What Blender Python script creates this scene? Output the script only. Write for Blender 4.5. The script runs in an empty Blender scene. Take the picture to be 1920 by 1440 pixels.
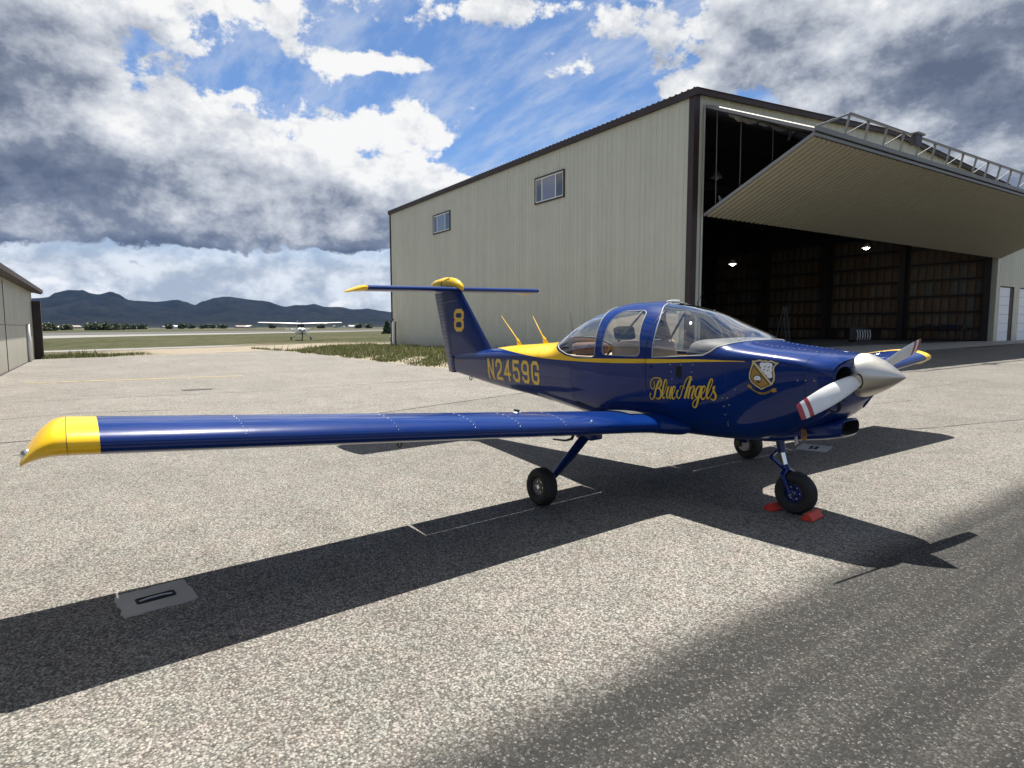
import bpy, bmesh, math, random
import numpy as np
from mathutils import Vector, Matrix, Euler
from mathutils.geometry import delaunay_2d_cdt

S = bpy.context.scene
COL = S.collection
random.seed(7)
R = math.radians

# ------------------------------------------------------------------ camera
cam_d = bpy.data.cameras.new('camera')
cam = bpy.data.objects.new('camera', cam_d)
COL.objects.link(cam)
S.camera = cam
CAM = Vector((2.823, -4.924, 1.581))
_yaw, _pit, _rol = 2.527, -.092, -.002
_f = Vector((math.cos(_pit)*math.cos(_yaw), math.cos(_pit)*math.sin(_yaw), math.sin(_pit)))
_r = _f.cross(Vector((0, 0, 1))).normalized()
_u = _r.cross(_f)
_r2 = _r*math.cos(_rol) + _u*math.sin(_rol)
_u2 = _u*math.cos(_rol) - _r*math.sin(_rol)
cam.matrix_world = Matrix(((_r2.x, _u2.x, -_f.x, CAM.x), (_r2.y, _u2.y, -_f.y, CAM.y), (_r2.z, _u2.z, -_f.z, CAM.z), (0, 0, 0, 1)))
cam_d.sensor_width = 36.0
cam_d.lens = 1166.4/1920*36.0
cam_d.clip_start = .05
cam_d.clip_end = 40000

# ------------------------------------------------------------------ exposure, sun, sky
S.view_settings.view_transform = 'Standard'
S.view_settings.look = 'None'
S.view_settings.gamma = 1.0
S.view_settings.use_curve_mapping = False
S.view_settings.exposure = 1.3
S.render.engine = 'CYCLES'
S.cycles.use_denoising = True
S.cycles.max_bounces = 7
S.cycles.diffuse_bounces = 4
S.cycles.transparent_max_bounces = 12
S.cycles.sample_clamp_indirect = 6.0

SUN_EL, SUN_AZ = R(65.6), R(151.8)          # azimuth counted from +X towards +Y
sun_d = bpy.data.lights.new('sun', 'SUN')
sun_d.energy = 4.6
sun_d.angle = R(.53)
sun_d.color = (1.0, .955, .88)
sun = bpy.data.objects.new('sun', sun_d)
COL.objects.link(sun)
sun.location = (-20, 15, 40)
_sd = Vector((math.cos(SUN_EL)*math.cos(SUN_AZ), math.cos(SUN_EL)*math.sin(SUN_AZ), math.sin(SUN_EL)))
sun.rotation_euler = _sd.to_track_quat('Z', 'Y').to_euler()


class NT:
    """small helper to write node trees"""
    def __init__(s, tree):
        s.t = tree
    def n(s, kind, **kw):
        nd = s.t.nodes.new(kind)
        for k, v in kw.items():
            if k == 'inp':
                for kk, vv in v.items():
                    s.set(nd, kk, vv)
            else:
                setattr(nd, k, v)
        return nd
    def set(s, nd, key, v):
        if isinstance(v, bpy.types.NodeSocket):
            s.t.links.new(v, nd.inputs[key])
        else:
            nd.inputs[key].default_value = v
    def m(s, op, a, b=None, c=None, clamp=False):
        nd = s.n('ShaderNodeMath', operation=op, use_clamp=clamp)
        s.set(nd, 0, a)
        if b is not None: s.set(nd, 1, b)
        if c is not None: s.set(nd, 2, c)
        return nd.outputs[0]
    def mix(s, f, a, b, blend='MIX'):
        nd = s.n('ShaderNodeMix', data_type='RGBA', blend_type=blend)
        s.set(nd, 0, f)
        s.set(nd, 6, a if isinstance(a, bpy.types.NodeSocket) else (*a[:3], 1))
        s.set(nd, 7, b if isinstance(b, bpy.types.NodeSocket) else (*b[:3], 1))
        return nd.outputs[2]
    def mr(s, v, a, b, c=0., d=1., smooth=True):
        nd = s.n('ShaderNodeMapRange', interpolation_type='SMOOTHSTEP' if smooth else 'LINEAR')
        s.set(nd, 0, v); s.set(nd, 1, a); s.set(nd, 2, b); s.set(nd, 3, c); s.set(nd, 4, d)
        return nd.outputs[0]
    def noise(s, vec, scale, detail=4., rough=.55, dist=0., out='Fac'):
        nd = s.n('ShaderNodeTexNoise')
        s.set(nd, 'Vector', vec); s.set(nd, 'Scale', scale); s.set(nd, 'Detail', detail); s.set(nd, 'Roughness', rough); s.set(nd, 'Distortion', dist)
        return nd.outputs[out]
    def vm(s, op, a, b=None):
        nd = s.n('ShaderNodeVectorMath', operation=op)
        s.set(nd, 0, a)
        if b is not None: s.set(nd, 1, b)
        return nd.outputs[1] if op in ('DOT_PRODUCT', 'LENGTH') else nd.outputs[0]
    def comb(s, x, y, z):
        nd = s.n('ShaderNodeCombineXYZ'); s.set(nd, 0, x); s.set(nd, 1, y); s.set(nd, 2, z)
        return nd.outputs[0]
    def sep(s, v):
        nd = s.n('ShaderNodeSeparateXYZ'); s.set(nd, 0, v)
        return nd.outputs


def build_world():
    w = bpy.data.worlds.new('World')
    S.world = w
    w.use_nodes = True
    t = NT(w.node_tree)
    w.node_tree.nodes.clear()
    sky = t.n('ShaderNodeTexSky', sky_type='NISHITA', sun_disc=False, sun_elevation=SUN_EL, sun_rotation=math.pi/2 - SUN_AZ,
              altitude=1200., air_density=1.0, dust_density=.3, ozone_density=2.0)
    d = t.vm('NORMALIZE', t.n('ShaderNodeTexCoord').outputs['Generated'])
    ca, sa = math.cos(_yaw), math.sin(_yaw)
    # the big cloud masses: (azimuth left of the view's middle, elevation, half width, half height, weight), degrees
    blobs = [(38, 20, 8.5, 5.5, .66), (35, 12.5, 17, 4.4, .52), (9.5, 12.6, 8.5, 2.7, .62), (24, 8.6, 22, 1.9, .42), (10.5, 17.0, 7.5, 1.5, .42),
             (-36, 19, 14, 8., .66), (-50, 12, 14, 8, .5), (-21.5, 23, 5, 3.5, .30), (13.5, 21.6, 6.5, 1.0, .36), (23.5, 24.3, 5.5, 1.4, .34),
             (3, 21, 14, 3.4, -.20), (-7, 13, 9, 5, -.22), (22, 4.6, 34, 1.5, -.10), (-2, 16, 7, 1.2, .10), (17, 26.5, 5, 1.2, .22), (1, 25.5, 4, .9, .22), (-15, 19.5, 2.5, 1.3, .28), (60, 22, 18, 16, .35)]
    def field(dv, full):
        x, y, z = t.sep(dv)
        az = t.m('MULTIPLY', t.m('ARCTAN2', t.m('ADD', t.m('MULTIPLY', x, -sa), t.m('MULTIPLY', y, ca)), t.m('ADD', t.m('MULTIPLY', x, ca), t.m('MULTIPLY', y, sa))), 57.2958)
        el = t.m('MULTIPLY', t.m('ARCSINE', z), 57.2958)
        zz = t.m('ADD', t.m('MAXIMUM', z, 0.), .16)
        p = t.comb(t.m('DIVIDE', x, zz), t.m('DIVIDE', y, zz), t.m('MULTIPLY', z, 3.0))
        n1 = t.noise(p, 1.05, 3., .55)
        dd = t.vm('MULTIPLY', dv, (1., 1., 1.45))
        n3 = t.noise(dd, 10.0, 8., .63)
        acc = t.m('MULTIPLY_ADD', t.m('SUBTRACT', n1, .5), 1.35, t.m('MULTIPLY', t.m('SUBTRACT', n3, .5), 1.50))
        for a0, e0, ra, re, wt in blobs:
            if not full and wt > 0 and re < 1.6: continue
            qa = t.m('MULTIPLY_ADD', az, 1./ra, -a0/ra); qe = t.m('MULTIPLY_ADD', el, 1./re, -e0/re)
            q = t.m('MULTIPLY_ADD', qa, qa, t.m('MULTIPLY', qe, qe))
            acc = t.m('MULTIPLY_ADD', t.m('EXPONENT', t.m('MULTIPLY', q, -1.)), float(wt), acc)
        acc = t.m('ADD', acc, t.mr(el, 34., 50., 0., .24))  # extra cloud added overhead, out of view, to fill and neutralise the shadows
        return t.m('SUBTRACT', acc, .13), el, p, n3
    den, el, p, n3 = field(d, True)
    dup = t.vm('NORMALIZE', t.vm('ADD', d, (.012*math.cos(_yaw), .012*math.sin(_yaw), .040)))
    den2, _, _, _ = field(dup, False)
    cover = t.mr(den, -.035, .085)
    thick = t.m('MAXIMUM', den, 0.)
    grad = t.m('SUBTRACT', den, den2)              # positive on sunlit tops, negative on bases
    lit = t.m('ADD', t.m('MULTIPLY', grad, 1.30), t.m('MULTIPLY_ADD', thick, -.66, .74))
    ccol = t.n('ShaderNodeValToRGB')
    t.set(ccol, 0, lit)
    cr = ccol.color_ramp
    cr.elements[0].position = 0.; cr.elements[0].color = (.120, .148, .215, 1)
    cr.elements[1].position = 1.; cr.elements[1].color = (.95, .945, .935, 1)
    e = cr.elements.new(.28); e.color = (.215, .250, .325, 1)
    e = cr.elements.new(.55); e.color = (.48, .515, .575, 1)
    e = cr.elements.new(.78); e.color = (.70, .725, .765, 1)
    cir = t.noise(t.vm('MULTIPLY', p, (1.0, 3.2, 1.)), 1.9, 5., .66)
    veil = t.m('MULTIPLY', t.mr(cir, .37, .72), .58)
    low = t.mr(el, 4.0, 11., .90, 0.)
    veil = t.m('MAXIMUM', veil, low)
    skyc = t.vm('MULTIPLY', sky.outputs[0], SKYMUL)
    lowc = t.mix(t.mr(n3, .38, .60), (.42*CLB, .455*CLB, .51*CLB), (.86*CLB, .87*CLB, .88*CLB))
    haze = t.mix(veil, skyc, t.mix(t.mr(el, 6., 12.), lowc, (.66*CLB, .72*CLB, .82*CLB)))
    cl = t.vm('MULTIPLY', ccol.outputs[0], (CLB, CLB, CLB))
    out = t.mix(cover, haze, cl)
    out = t.mix(t.mr(el, -1., 0., 1., 0.), out, (.16, .165, .16))   # below the horizon: the plain
    bg = t.n('ShaderNodeBackground'); t.set(bg, 0, out); t.set(bg, 1, 1.0)
    o = t.n('ShaderNodeOutputWorld')
    w.node_tree.links.new(bg.outputs[0], o.inputs[0])
    w.cycles.sampling_method = 'NONE'
SKYMUL = (.036, .043, .0505)        # Sky Texture strength, a little towards blue
CLB = .41                          # brightness of sunlit cloud
build_world()


# ------------------------------------------------------------------ materials
MATS = {}
def mat(name, col, rough=.5, metal=0., coat=0., var=0., vscale=3., bump=0., bscale=30., spec=.5, emit=None, coat_rough=.03):
    if name in MATS: return MATS[name]
    m = bpy.data.materials.new(name)
    m.use_nodes = True
    t = NT(m.node_tree)
    b = m.node_tree.nodes['Principled BSDF']
    b.inputs['Base Color'].default_value = (*col, 1)
    b.inputs['Roughness'].default_value = rough
    b.inputs['Metallic'].default_value = metal
    b.inputs['Coat Weight'].default_value = coat
    b.inputs['Coat Roughness'].default_value = coat_rough
    b.inputs['Specular IOR Level'].default_value = spec
    if var or bump:
        co = t.n('ShaderNodeTexCoord').outputs['Object']
        if var:
            n = t.noise(co, vscale, 6., .6)
            f = t.mr(n, .3, .7, 1-var, 1+var)
            t.set(b, 'Base Color', t.vm('MULTIPLY', t.comb(*col), t.comb(f, f, f)))
            t.set(b, 'Roughness', t.mr(n, .3, .7, max(rough-.06, .02), min(rough+.08, 1)))
        if bump:
            bn = t.n('ShaderNodeBump'); t.set(bn, 'Strength', bump); t.set(bn, 'Distance', .01)
            t.set(bn, 'Height', t.noise(co, bscale, 4., .6))
            t.set(b, 'Normal', bn.outputs[0])
    if emit:
        b.inputs['Emission Color'].default_value = (*emit[:3], 1)
        b.inputs['Emission Strength'].default_value = emit[3]
    MATS[name] = m
    return m

def paint(name, col, rough=.28):
    """aircraft paint: sound colour, clear coat, faint orange peel and dust"""
    if name in MATS: return MATS[name]
    m = mat(name, col, rough, coat=.58, coat_rough=.03, spec=.06)
    t = NT(m.node_tree); b = m.node_tree.nodes['Principled BSDF']
    co = t.n('ShaderNodeTexCoord').outputs['Object']
    n = t.noise(co, 2.3, 7., .65)
    f = t.mr(n, .3, .7, .93, 1.07)
    t.set(b, 'Base Color', t.vm('MULTIPLY', t.comb(*col), t.comb(f, f, f)))
    bn = t.n('ShaderNodeBump'); t.set(bn, 'Strength', .11); t.set(bn, 'Distance', .01)
    t.set(bn, 'Height', t.m('ADD', t.noise(co, 7., 2., .5), t.m('MULTIPLY', t.noise(co, 260., 2., .5), .02)))
    t.set(b, 'Normal', bn.outputs[0]); t.set(b, 'Coat Normal', bn.outputs[0])
    t.set(b, 'Coat Roughness', t.mr(t.noise(co, 5., 6., .6), .35, .75, .012, .05))
    return m

BLUE = paint('blue_paint', (.0012, .0190, .122))
YELL = paint('yellow_paint', (.80, .49, .018))
RUD = mat('rudder_paint', (.0065, .018, .10), .30, coat=.4, var=.1)
GOLD = mat('gold_vinyl', (.70, .46, .05), .4, var=.05, vscale=30.)
GOLDD = mat('dull_gold_vinyl', (.36, .21, .035), .4)
CREAMV = mat('cream_vinyl', (.62, .50, .26), .4)
WHITEV = mat('white_vinyl', (.80, .81, .82), .4)
INK = mat('black_vinyl', (.012, .009, .010), .4)
NAVYV = mat('navy_vinyl', (.010, .012, .11), .3)
WHITE = mat('white_paint', (.74, .74, .72), .42, var=.06, vscale=6.)
RED = mat('red_paint', (.33, .018, .022), .42, var=.08)
ALU = mat('satin_aluminium', (.62, .59, .53), .40, metal=1., var=.04, vscale=4.)
CHROME = mat('chromed_steel', (.75, .75, .76), .14, metal=1.)
STEEL = mat('grey_steel', (.30, .30, .31), .45, metal=.6, var=.08)
RUBBER = mat('tyre_rubber', (.018, .018, .018), .75, bump=.2, bscale=60., var=.2, vscale=14.)
BLACK = mat('black_plastic', (.014, .014, .015), .5)
DARKIN = mat('black_lining', (.008, .008, .008), .9)
TAN = mat('tan_upholstery', (.42, .30, .20), .8, bump=.3, bscale=40.)
GREYT = mat('grey_trim', (.30, .31, .31), .6)
DASH = mat('grey_glareshield', (.062, .062, .061), .62, bump=.2, bscale=80.)
CHOCK = mat('red_chock_paint', (.52, .040, .022), .62, var=.22, vscale=30., bump=.3, bscale=60.)
ROPE = mat('yellow_green_rope', (.35, .33, .08), .8)
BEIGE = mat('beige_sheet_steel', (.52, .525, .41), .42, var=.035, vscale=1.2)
def weather(m, col):
    t = NT(m.node_tree); b = m.node_tree.nodes['Principled BSDF']
    P = t.n('ShaderNodeNewGeometry').outputs['Position']; rn = t.n('ShaderNodeObjectInfo').outputs['Random']
    st = t.noise(t.vm('MULTIPLY', P, (2.6, 2.6, .10)), 1.0, 5., .65); n = t.noise(P, .9, 5., .6)
    f = t.m('MULTIPLY', t.mr(st, .3, .72, 1.04, .93), t.m('MULTIPLY', t.mr(rn, 0., 1., .975, 1.025, False), t.mr(n, .3, .7, .97, 1.03)))
    z = t.sep(P)[2]
    c = t.vm('MULTIPLY', t.comb(*col), t.comb(f, f, f))
    c = t.mix(t.mr(t.m('ADD', z, t.m('MULTIPLY', st, 1.2)), .4, 1.7, .45, 0.), c, (col[0]*.55, col[1]*.52, col[2]*.48))
    t.set(b, 'Base Color', c)
weather(BEIGE, (.50, .495, .40))
BROWN = mat('brown_trim_steel', (.030, .018, .016), .6, var=.08, vscale=2.)
ROOFM = mat('brown_roof_steel', (.050, .036, .032), .6, var=.1)
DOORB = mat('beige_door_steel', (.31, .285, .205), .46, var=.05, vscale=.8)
GALV = mat('galvanised_steel', (.20, .20, .195), .55, metal=.2, var=.1, vscale=2.)
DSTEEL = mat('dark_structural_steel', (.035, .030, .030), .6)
CONC = mat('concrete', (.34, .325, .295), .85, var=.14, vscale=2.2, bump=.25, bscale=40.)
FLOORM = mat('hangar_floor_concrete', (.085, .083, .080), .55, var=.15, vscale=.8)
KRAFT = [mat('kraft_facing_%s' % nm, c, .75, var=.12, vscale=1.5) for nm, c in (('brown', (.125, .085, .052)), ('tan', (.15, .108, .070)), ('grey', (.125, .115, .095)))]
WINFRAME = mat('white_window_frame', (.72, .72, .70), .5)
OVERD = mat('white_overhead_door', (.74, .75, .77), .5, var=.03)
WALLL = mat('taupe_sheet_steel', (.46, .445, .37), .5, var=.04, vscale=.7)
weather(WALLL, (.44, .425, .355))

def glass(name, tint, gl=1.0, rough=.01):
    m = bpy.data.materials.new(name); m.use_nodes = True
    nt = m.node_tree; nt.nodes.clear(); t = NT(nt)
    tr = t.n('ShaderNodeBsdfTransparent'); t.set(tr, 0, (*tint, 1))
    g = t.n('ShaderNodeBsdfGlossy'); t.set(g, 'Color', (.95, .97, 1., 1)); t.set(g, 'Roughness', rough)
    ge = t.n('ShaderNodeNewGeometry')
    cs = t.m('ABSOLUTE', t.vm('DOT_PRODUCT', ge.outputs['Incoming'], ge.outputs['Normal']))
    fr = t.m('MULTIPLY_ADD', t.m('POWER', t.m('SUBTRACT', 1., cs, clamp=True), 5.), .92, .042)
    mx = t.n('ShaderNodeMixShader'); t.set(mx, 0, t.m('MULTIPLY', fr, gl, clamp=True)); t.set(mx, 1, tr.outputs[0]); t.set(mx, 2, g.outputs[0])
    o = t.n('ShaderNodeOutputMaterial'); t.set(o, 0, mx.outputs[0])
    return m
PERSPEX = glass('clear_acrylic', (.95, .965, .965), 2.3, .008)
PANE = mat('dark_window_glass', (.030, .034, .042), .06, spec=.9, coat=.5)
PANEB = mat('blind_behind_glass', (.14, .145, .19), .12, spec=.8, coat=.6)


# ------------------------------------------------------------------ mesh helpers
def obj(name, me, parent=None, loc=(0, 0, 0), rot=(0, 0, 0)):
    o = bpy.data.objects.new(name, me)
    COL.objects.link(o)
    o.location = loc; o.rotation_euler = rot
    if parent is not None: o.parent = parent
    return o

def tag(o, label=None, cat=None, group=None, kind=None):
    if label: o['label'] = label
    if cat: o['category'] = cat
    if group: o['group'] = group
    if kind: o['kind'] = kind
    return o

def empty(name, loc=(0, 0, 0), rz=0.):
    o = bpy.data.objects.new(name, None)
    COL.objects.link(o)
    o.location = loc; o.rotation_euler = (0, 0, rz)
    o.empty_display_size = .2
    return o

class MB:
    def __init__(s):
        s.v = []; s.f = []; s.mi = []
    def add(s, vs, fs, mi=0):
        k = len(s.v)
        s.v.extend([tuple(q) for q in vs]); s.f.extend([tuple(i+k for i in f) for f in fs]); s.mi.extend([mi]*len(fs))
        return s
    def box(s, a, b, mi=0, M=None):
        (x0, y0, z0), (x1, y1, z1) = a, b
        vs = [Vector(q) for q in ((x0, y0, z0), (x1, y0, z0), (x1, y1, z0), (x0, y1, z0), (x0, y0, z1), (x1, y0, z1), (x1, y1, z1), (x0, y1, z1))]
        if M is not None: vs = [M @ q for q in vs]
        return s.add(vs, [(0, 3, 2, 1), (4, 5, 6, 7), (0, 1, 5, 4), (1, 2, 6, 5), (2, 3, 7, 6), (3, 0, 4, 7)], mi)
    def beam(s, p, q, w, h, mi=0, up=(0, 0, 1)):
        p, q = Vector(p), Vector(q)
        d = (q-p).normalized(); u = Vector(up)
        if abs(d.dot(u)) > .98: u = Vector((1, 0, 0))
        a = d.cross(u).normalized(); b = a.cross(d)
        vs = []
        for c in (p, q):
            vs += [c - a*w/2 - b*h/2, c + a*w/2 - b*h/2, c + a*w/2 + b*h/2, c - a*w/2 + b*h/2]
        return s.add(vs, [(0, 1, 2, 3), (7, 6, 5, 4), (0, 4, 5, 1), (1, 5, 6, 2), (2, 6, 7, 3), (3, 7, 4, 0)], mi)
    def tube(s, pts, r, n=10, mi=0, cap=True):
        pts = [Vector(q) for q in pts]
        rs = r if isinstance(r, (list, tuple)) else [r]*len(pts)
        rings = []; ref = None
        for i, c in enumerate(pts):
            d = (pts[min(i+1, len(pts)-1)] - pts[max(i-1, 0)]).normalized()
            if ref is None:
                ref = Vector((0, 0, 1)) if abs(d.z) < .9 else Vector((1, 0, 0))
            a = d.cross(ref).normalized(); b = a.cross(d).normalized(); ref = b
            rings.append([c + (a*math.cos(2*math.pi*k/n) + b*math.sin(2*math.pi*k/n))*rs[i] for k in range(n)])
        return s.loft(rings, True, cap, mi)
    def loft(s, rings, closed=True, cap=True, mi=0):
        n = len(rings[0]); vs = [q for r in rings for q in r]; fs = []
        for i in range(len(rings)-1):
            for k in range(n if closed else n-1):
                k2 = (k+1) % n
                fs.append((i*n+k, i*n+k2, (i+1)*n+k2, (i+1)*n+k))
        if cap:
            fs.append(tuple(range(n-1, -1, -1))); fs.append(tuple((len(rings)-1)*n+k for k in range(n)))
        return s.add(vs, fs, mi)
    def lathe(s, prof, n=32, M=None, mi=0):
        """profile (r, h) turned about local z"""
        rings = []
        for r, h in prof:
            ring = [Vector((max(r, 1e-5)*math.cos(2*math.pi*k/n), max(r, 1e-5)*math.sin(2*math.pi*k/n), h)) for k in range(n)]
            rings.append([M @ q for q in ring] if M is not None else ring)
        return s.loft(rings, True, False, mi)
    def build(s, name, mats, parent=None, smooth=False, sharp=None, bevel=0., loc=(0, 0, 0), rot=(0, 0, 0)):
        me = bpy.data.meshes.new(name)
        me.from_pydata(s.v, [], s.f)
        for m in (mats if isinstance(mats, (list, tuple)) else [mats]): me.materials.append(m)
        if len(set(s.mi)) > 1: me.polygons.foreach_set('material_index', s.mi)
        bm = bmesh.new(); bm.from_mesh(me)
        bmesh.ops.recalc_face_normals(bm, faces=bm.faces)
        if bevel:
            es = [e for e in bm.edges if len(e.link_faces) == 2 and e.calc_face_angle(0) > .5]
            bmesh.ops.bevel(bm, geom=es, offset=bevel, segments=2, affect='EDGES', profile=.6)
        bm.to_mesh(me); bm.free()
        if smooth:
            me.shade_smooth()
            if sharp is not None: me.set_sharp_from_angle(angle=R(sharp))
        return obj(name, me, parent, loc, rot)

def pchip(tab):
    tab = sorted(tab); X = np.array([a for a, _ in tab]); Y = np.array([b for _, b in tab])
    h = np.diff(X); dl = np.diff(Y)/h; d = np.zeros(len(X)); d[0], d[-1] = dl[0], dl[-1]
    for i in range(1, len(X)-1):
        if dl[i-1]*dl[i] > 0:
            w1, w2 = 2*h[i]+h[i-1], h[i]+2*h[i-1]; d[i] = (w1+w2)/(w1/dl[i-1]+w2/dl[i])
    def fn(x):
        x = min(max(x, X[0]), X[-1]); i = min(max(int(np.searchsorted(X, x))-1, 0), len(X)-2)
        t = (x-X[i])/h[i]; t2, t3 = t*t, t*t*t
        return float((2*t3-3*t2+1)*Y[i] + (t3-2*t2+t)*h[i]*d[i] + (-2*t3+3*t2)*Y[i+1] + (t3-t2)*h[i]*d[i+1])
    return fn

def inpoly(p, poly):
    x, y = p; c = False; n = len(poly); j = n-1
    for i in range(n):
        xi, yi = poly[i]; xj, yj = poly[j]
        if (yi > y) != (yj > y) and x < (xj-xi)*(y-yi)/(yj-yi)+xi: c = not c
        j = i
    return c

def dens(poly, step, closed=True):
    out = []
    n = len(poly)
    for i in range(n if closed else n-1):
        a, b = poly[i], poly[(i+1) % n]
        k = max(1, int(math.ceil(math.hypot(b[0]-a[0], b[1]-a[1])/step)))
        out += [(a[0]+(b[0]-a[0])*j/k, a[1]+(b[1]-a[1])*j/k) for j in range(k)]
    if not closed: out.append(poly[-1])
    return out

def rounded(poly, r, n=5):
    """round the corners of a polygon"""
    out = []; m = len(poly)
    for i in range(m):
        p0, p1, p2 = (Vector(poly[i-1]), Vector(poly[i]), Vector(poly[(i+1) % m]))
        d0, d2 = (p0-p1), (p2-p1)
        rr = min(r, d0.length*.45, d2.length*.45)
        a, b = p1+d0.normalized()*rr, p1+d2.normalized()*rr
        for k in range(n+1):
            t = k/n; q = a*(1-t)**2 + p1*2*t*(1-t) + b*t*t
            out.append((q.x, q.y))
    return out

def cdt(polys, pts):
    """triangulate grid points with polygon outlines as constraints"""
    vs = [Vector(q) for q in pts]; es = []
    for po in polys:
        k = len(vs); vs += [Vector(q) for q in po]
        es += [(k+i, k+(i+1) % len(po)) for i in range(len(po))]
    r = delaunay_2d_cdt(vs, es, [], 0, 1e-5)
    return [(q.x, q.y) for q in r[0]], [tuple(f) for f in r[2]]

def surf(name, uv, tris, fn, m, parent, nfn=None, both=None):
    """build a mesh from plane triangles mapped by fn, with smooth analytic normals"""
    used = {}; vs = []; fs = []; us = []
    for f in tris:
        g = []
        for i in f:
            if i not in used: used[i] = len(vs); vs.append(fn(*uv[i])); us.append(uv[i])
            g.append(used[i])
        fs.append(g)
    if nfn:
        ns = [Vector(nfn(*q)).normalized() for q in us]
        f0 = fs[len(fs)//2]
        for k, g in enumerate(fs):
            a, b, c = (Vector(vs[i]) for i in g)
            if (b-a).cross(c-a).dot(ns[g[0]]) < 0: fs[k] = g[::-1]
    me = bpy.data.meshes.new(name)
    me.from_pydata([tuple(q) for q in vs], [], fs)
    me.materials.append(m); me.shade_smooth()
    if nfn: me.normals_split_custom_set_from_vertices([tuple(q) for q in ns])
    return obj(name, me, parent)

def sstep(t):
    t = min(max(t, 0.), 1.); return t*t*(3-2*t)


# ------------------------------------------------------------------ ground
SLOPE = .0145
def hgt(x, y):
    yy = max(-45., min(y, 60.))
    h = SLOPE*yy if yy < 15 else SLOPE*15+(yy-15)*.0105
    h *= 1-sstep((math.hypot(x, y)-90)/120)
    h -= .5*sstep((-x-38)/35)
    k = sstep((-x-8.5)/4.5)*sstep((y-11)/4)*(1-sstep((-x-16)/6))
    return h*(1-k)+.53*k
def rp(x, y):
    """a point measured on a level ground, moved along the line of sight onto the sloping one"""
    q = (x, y)
    for _ in range(6):
        k = (CAM.z-hgt(*q))/CAM.z; q = (CAM.x+(x-CAM.x)*k, CAM.y+(y-CAM.y)*k)
    return q

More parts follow.
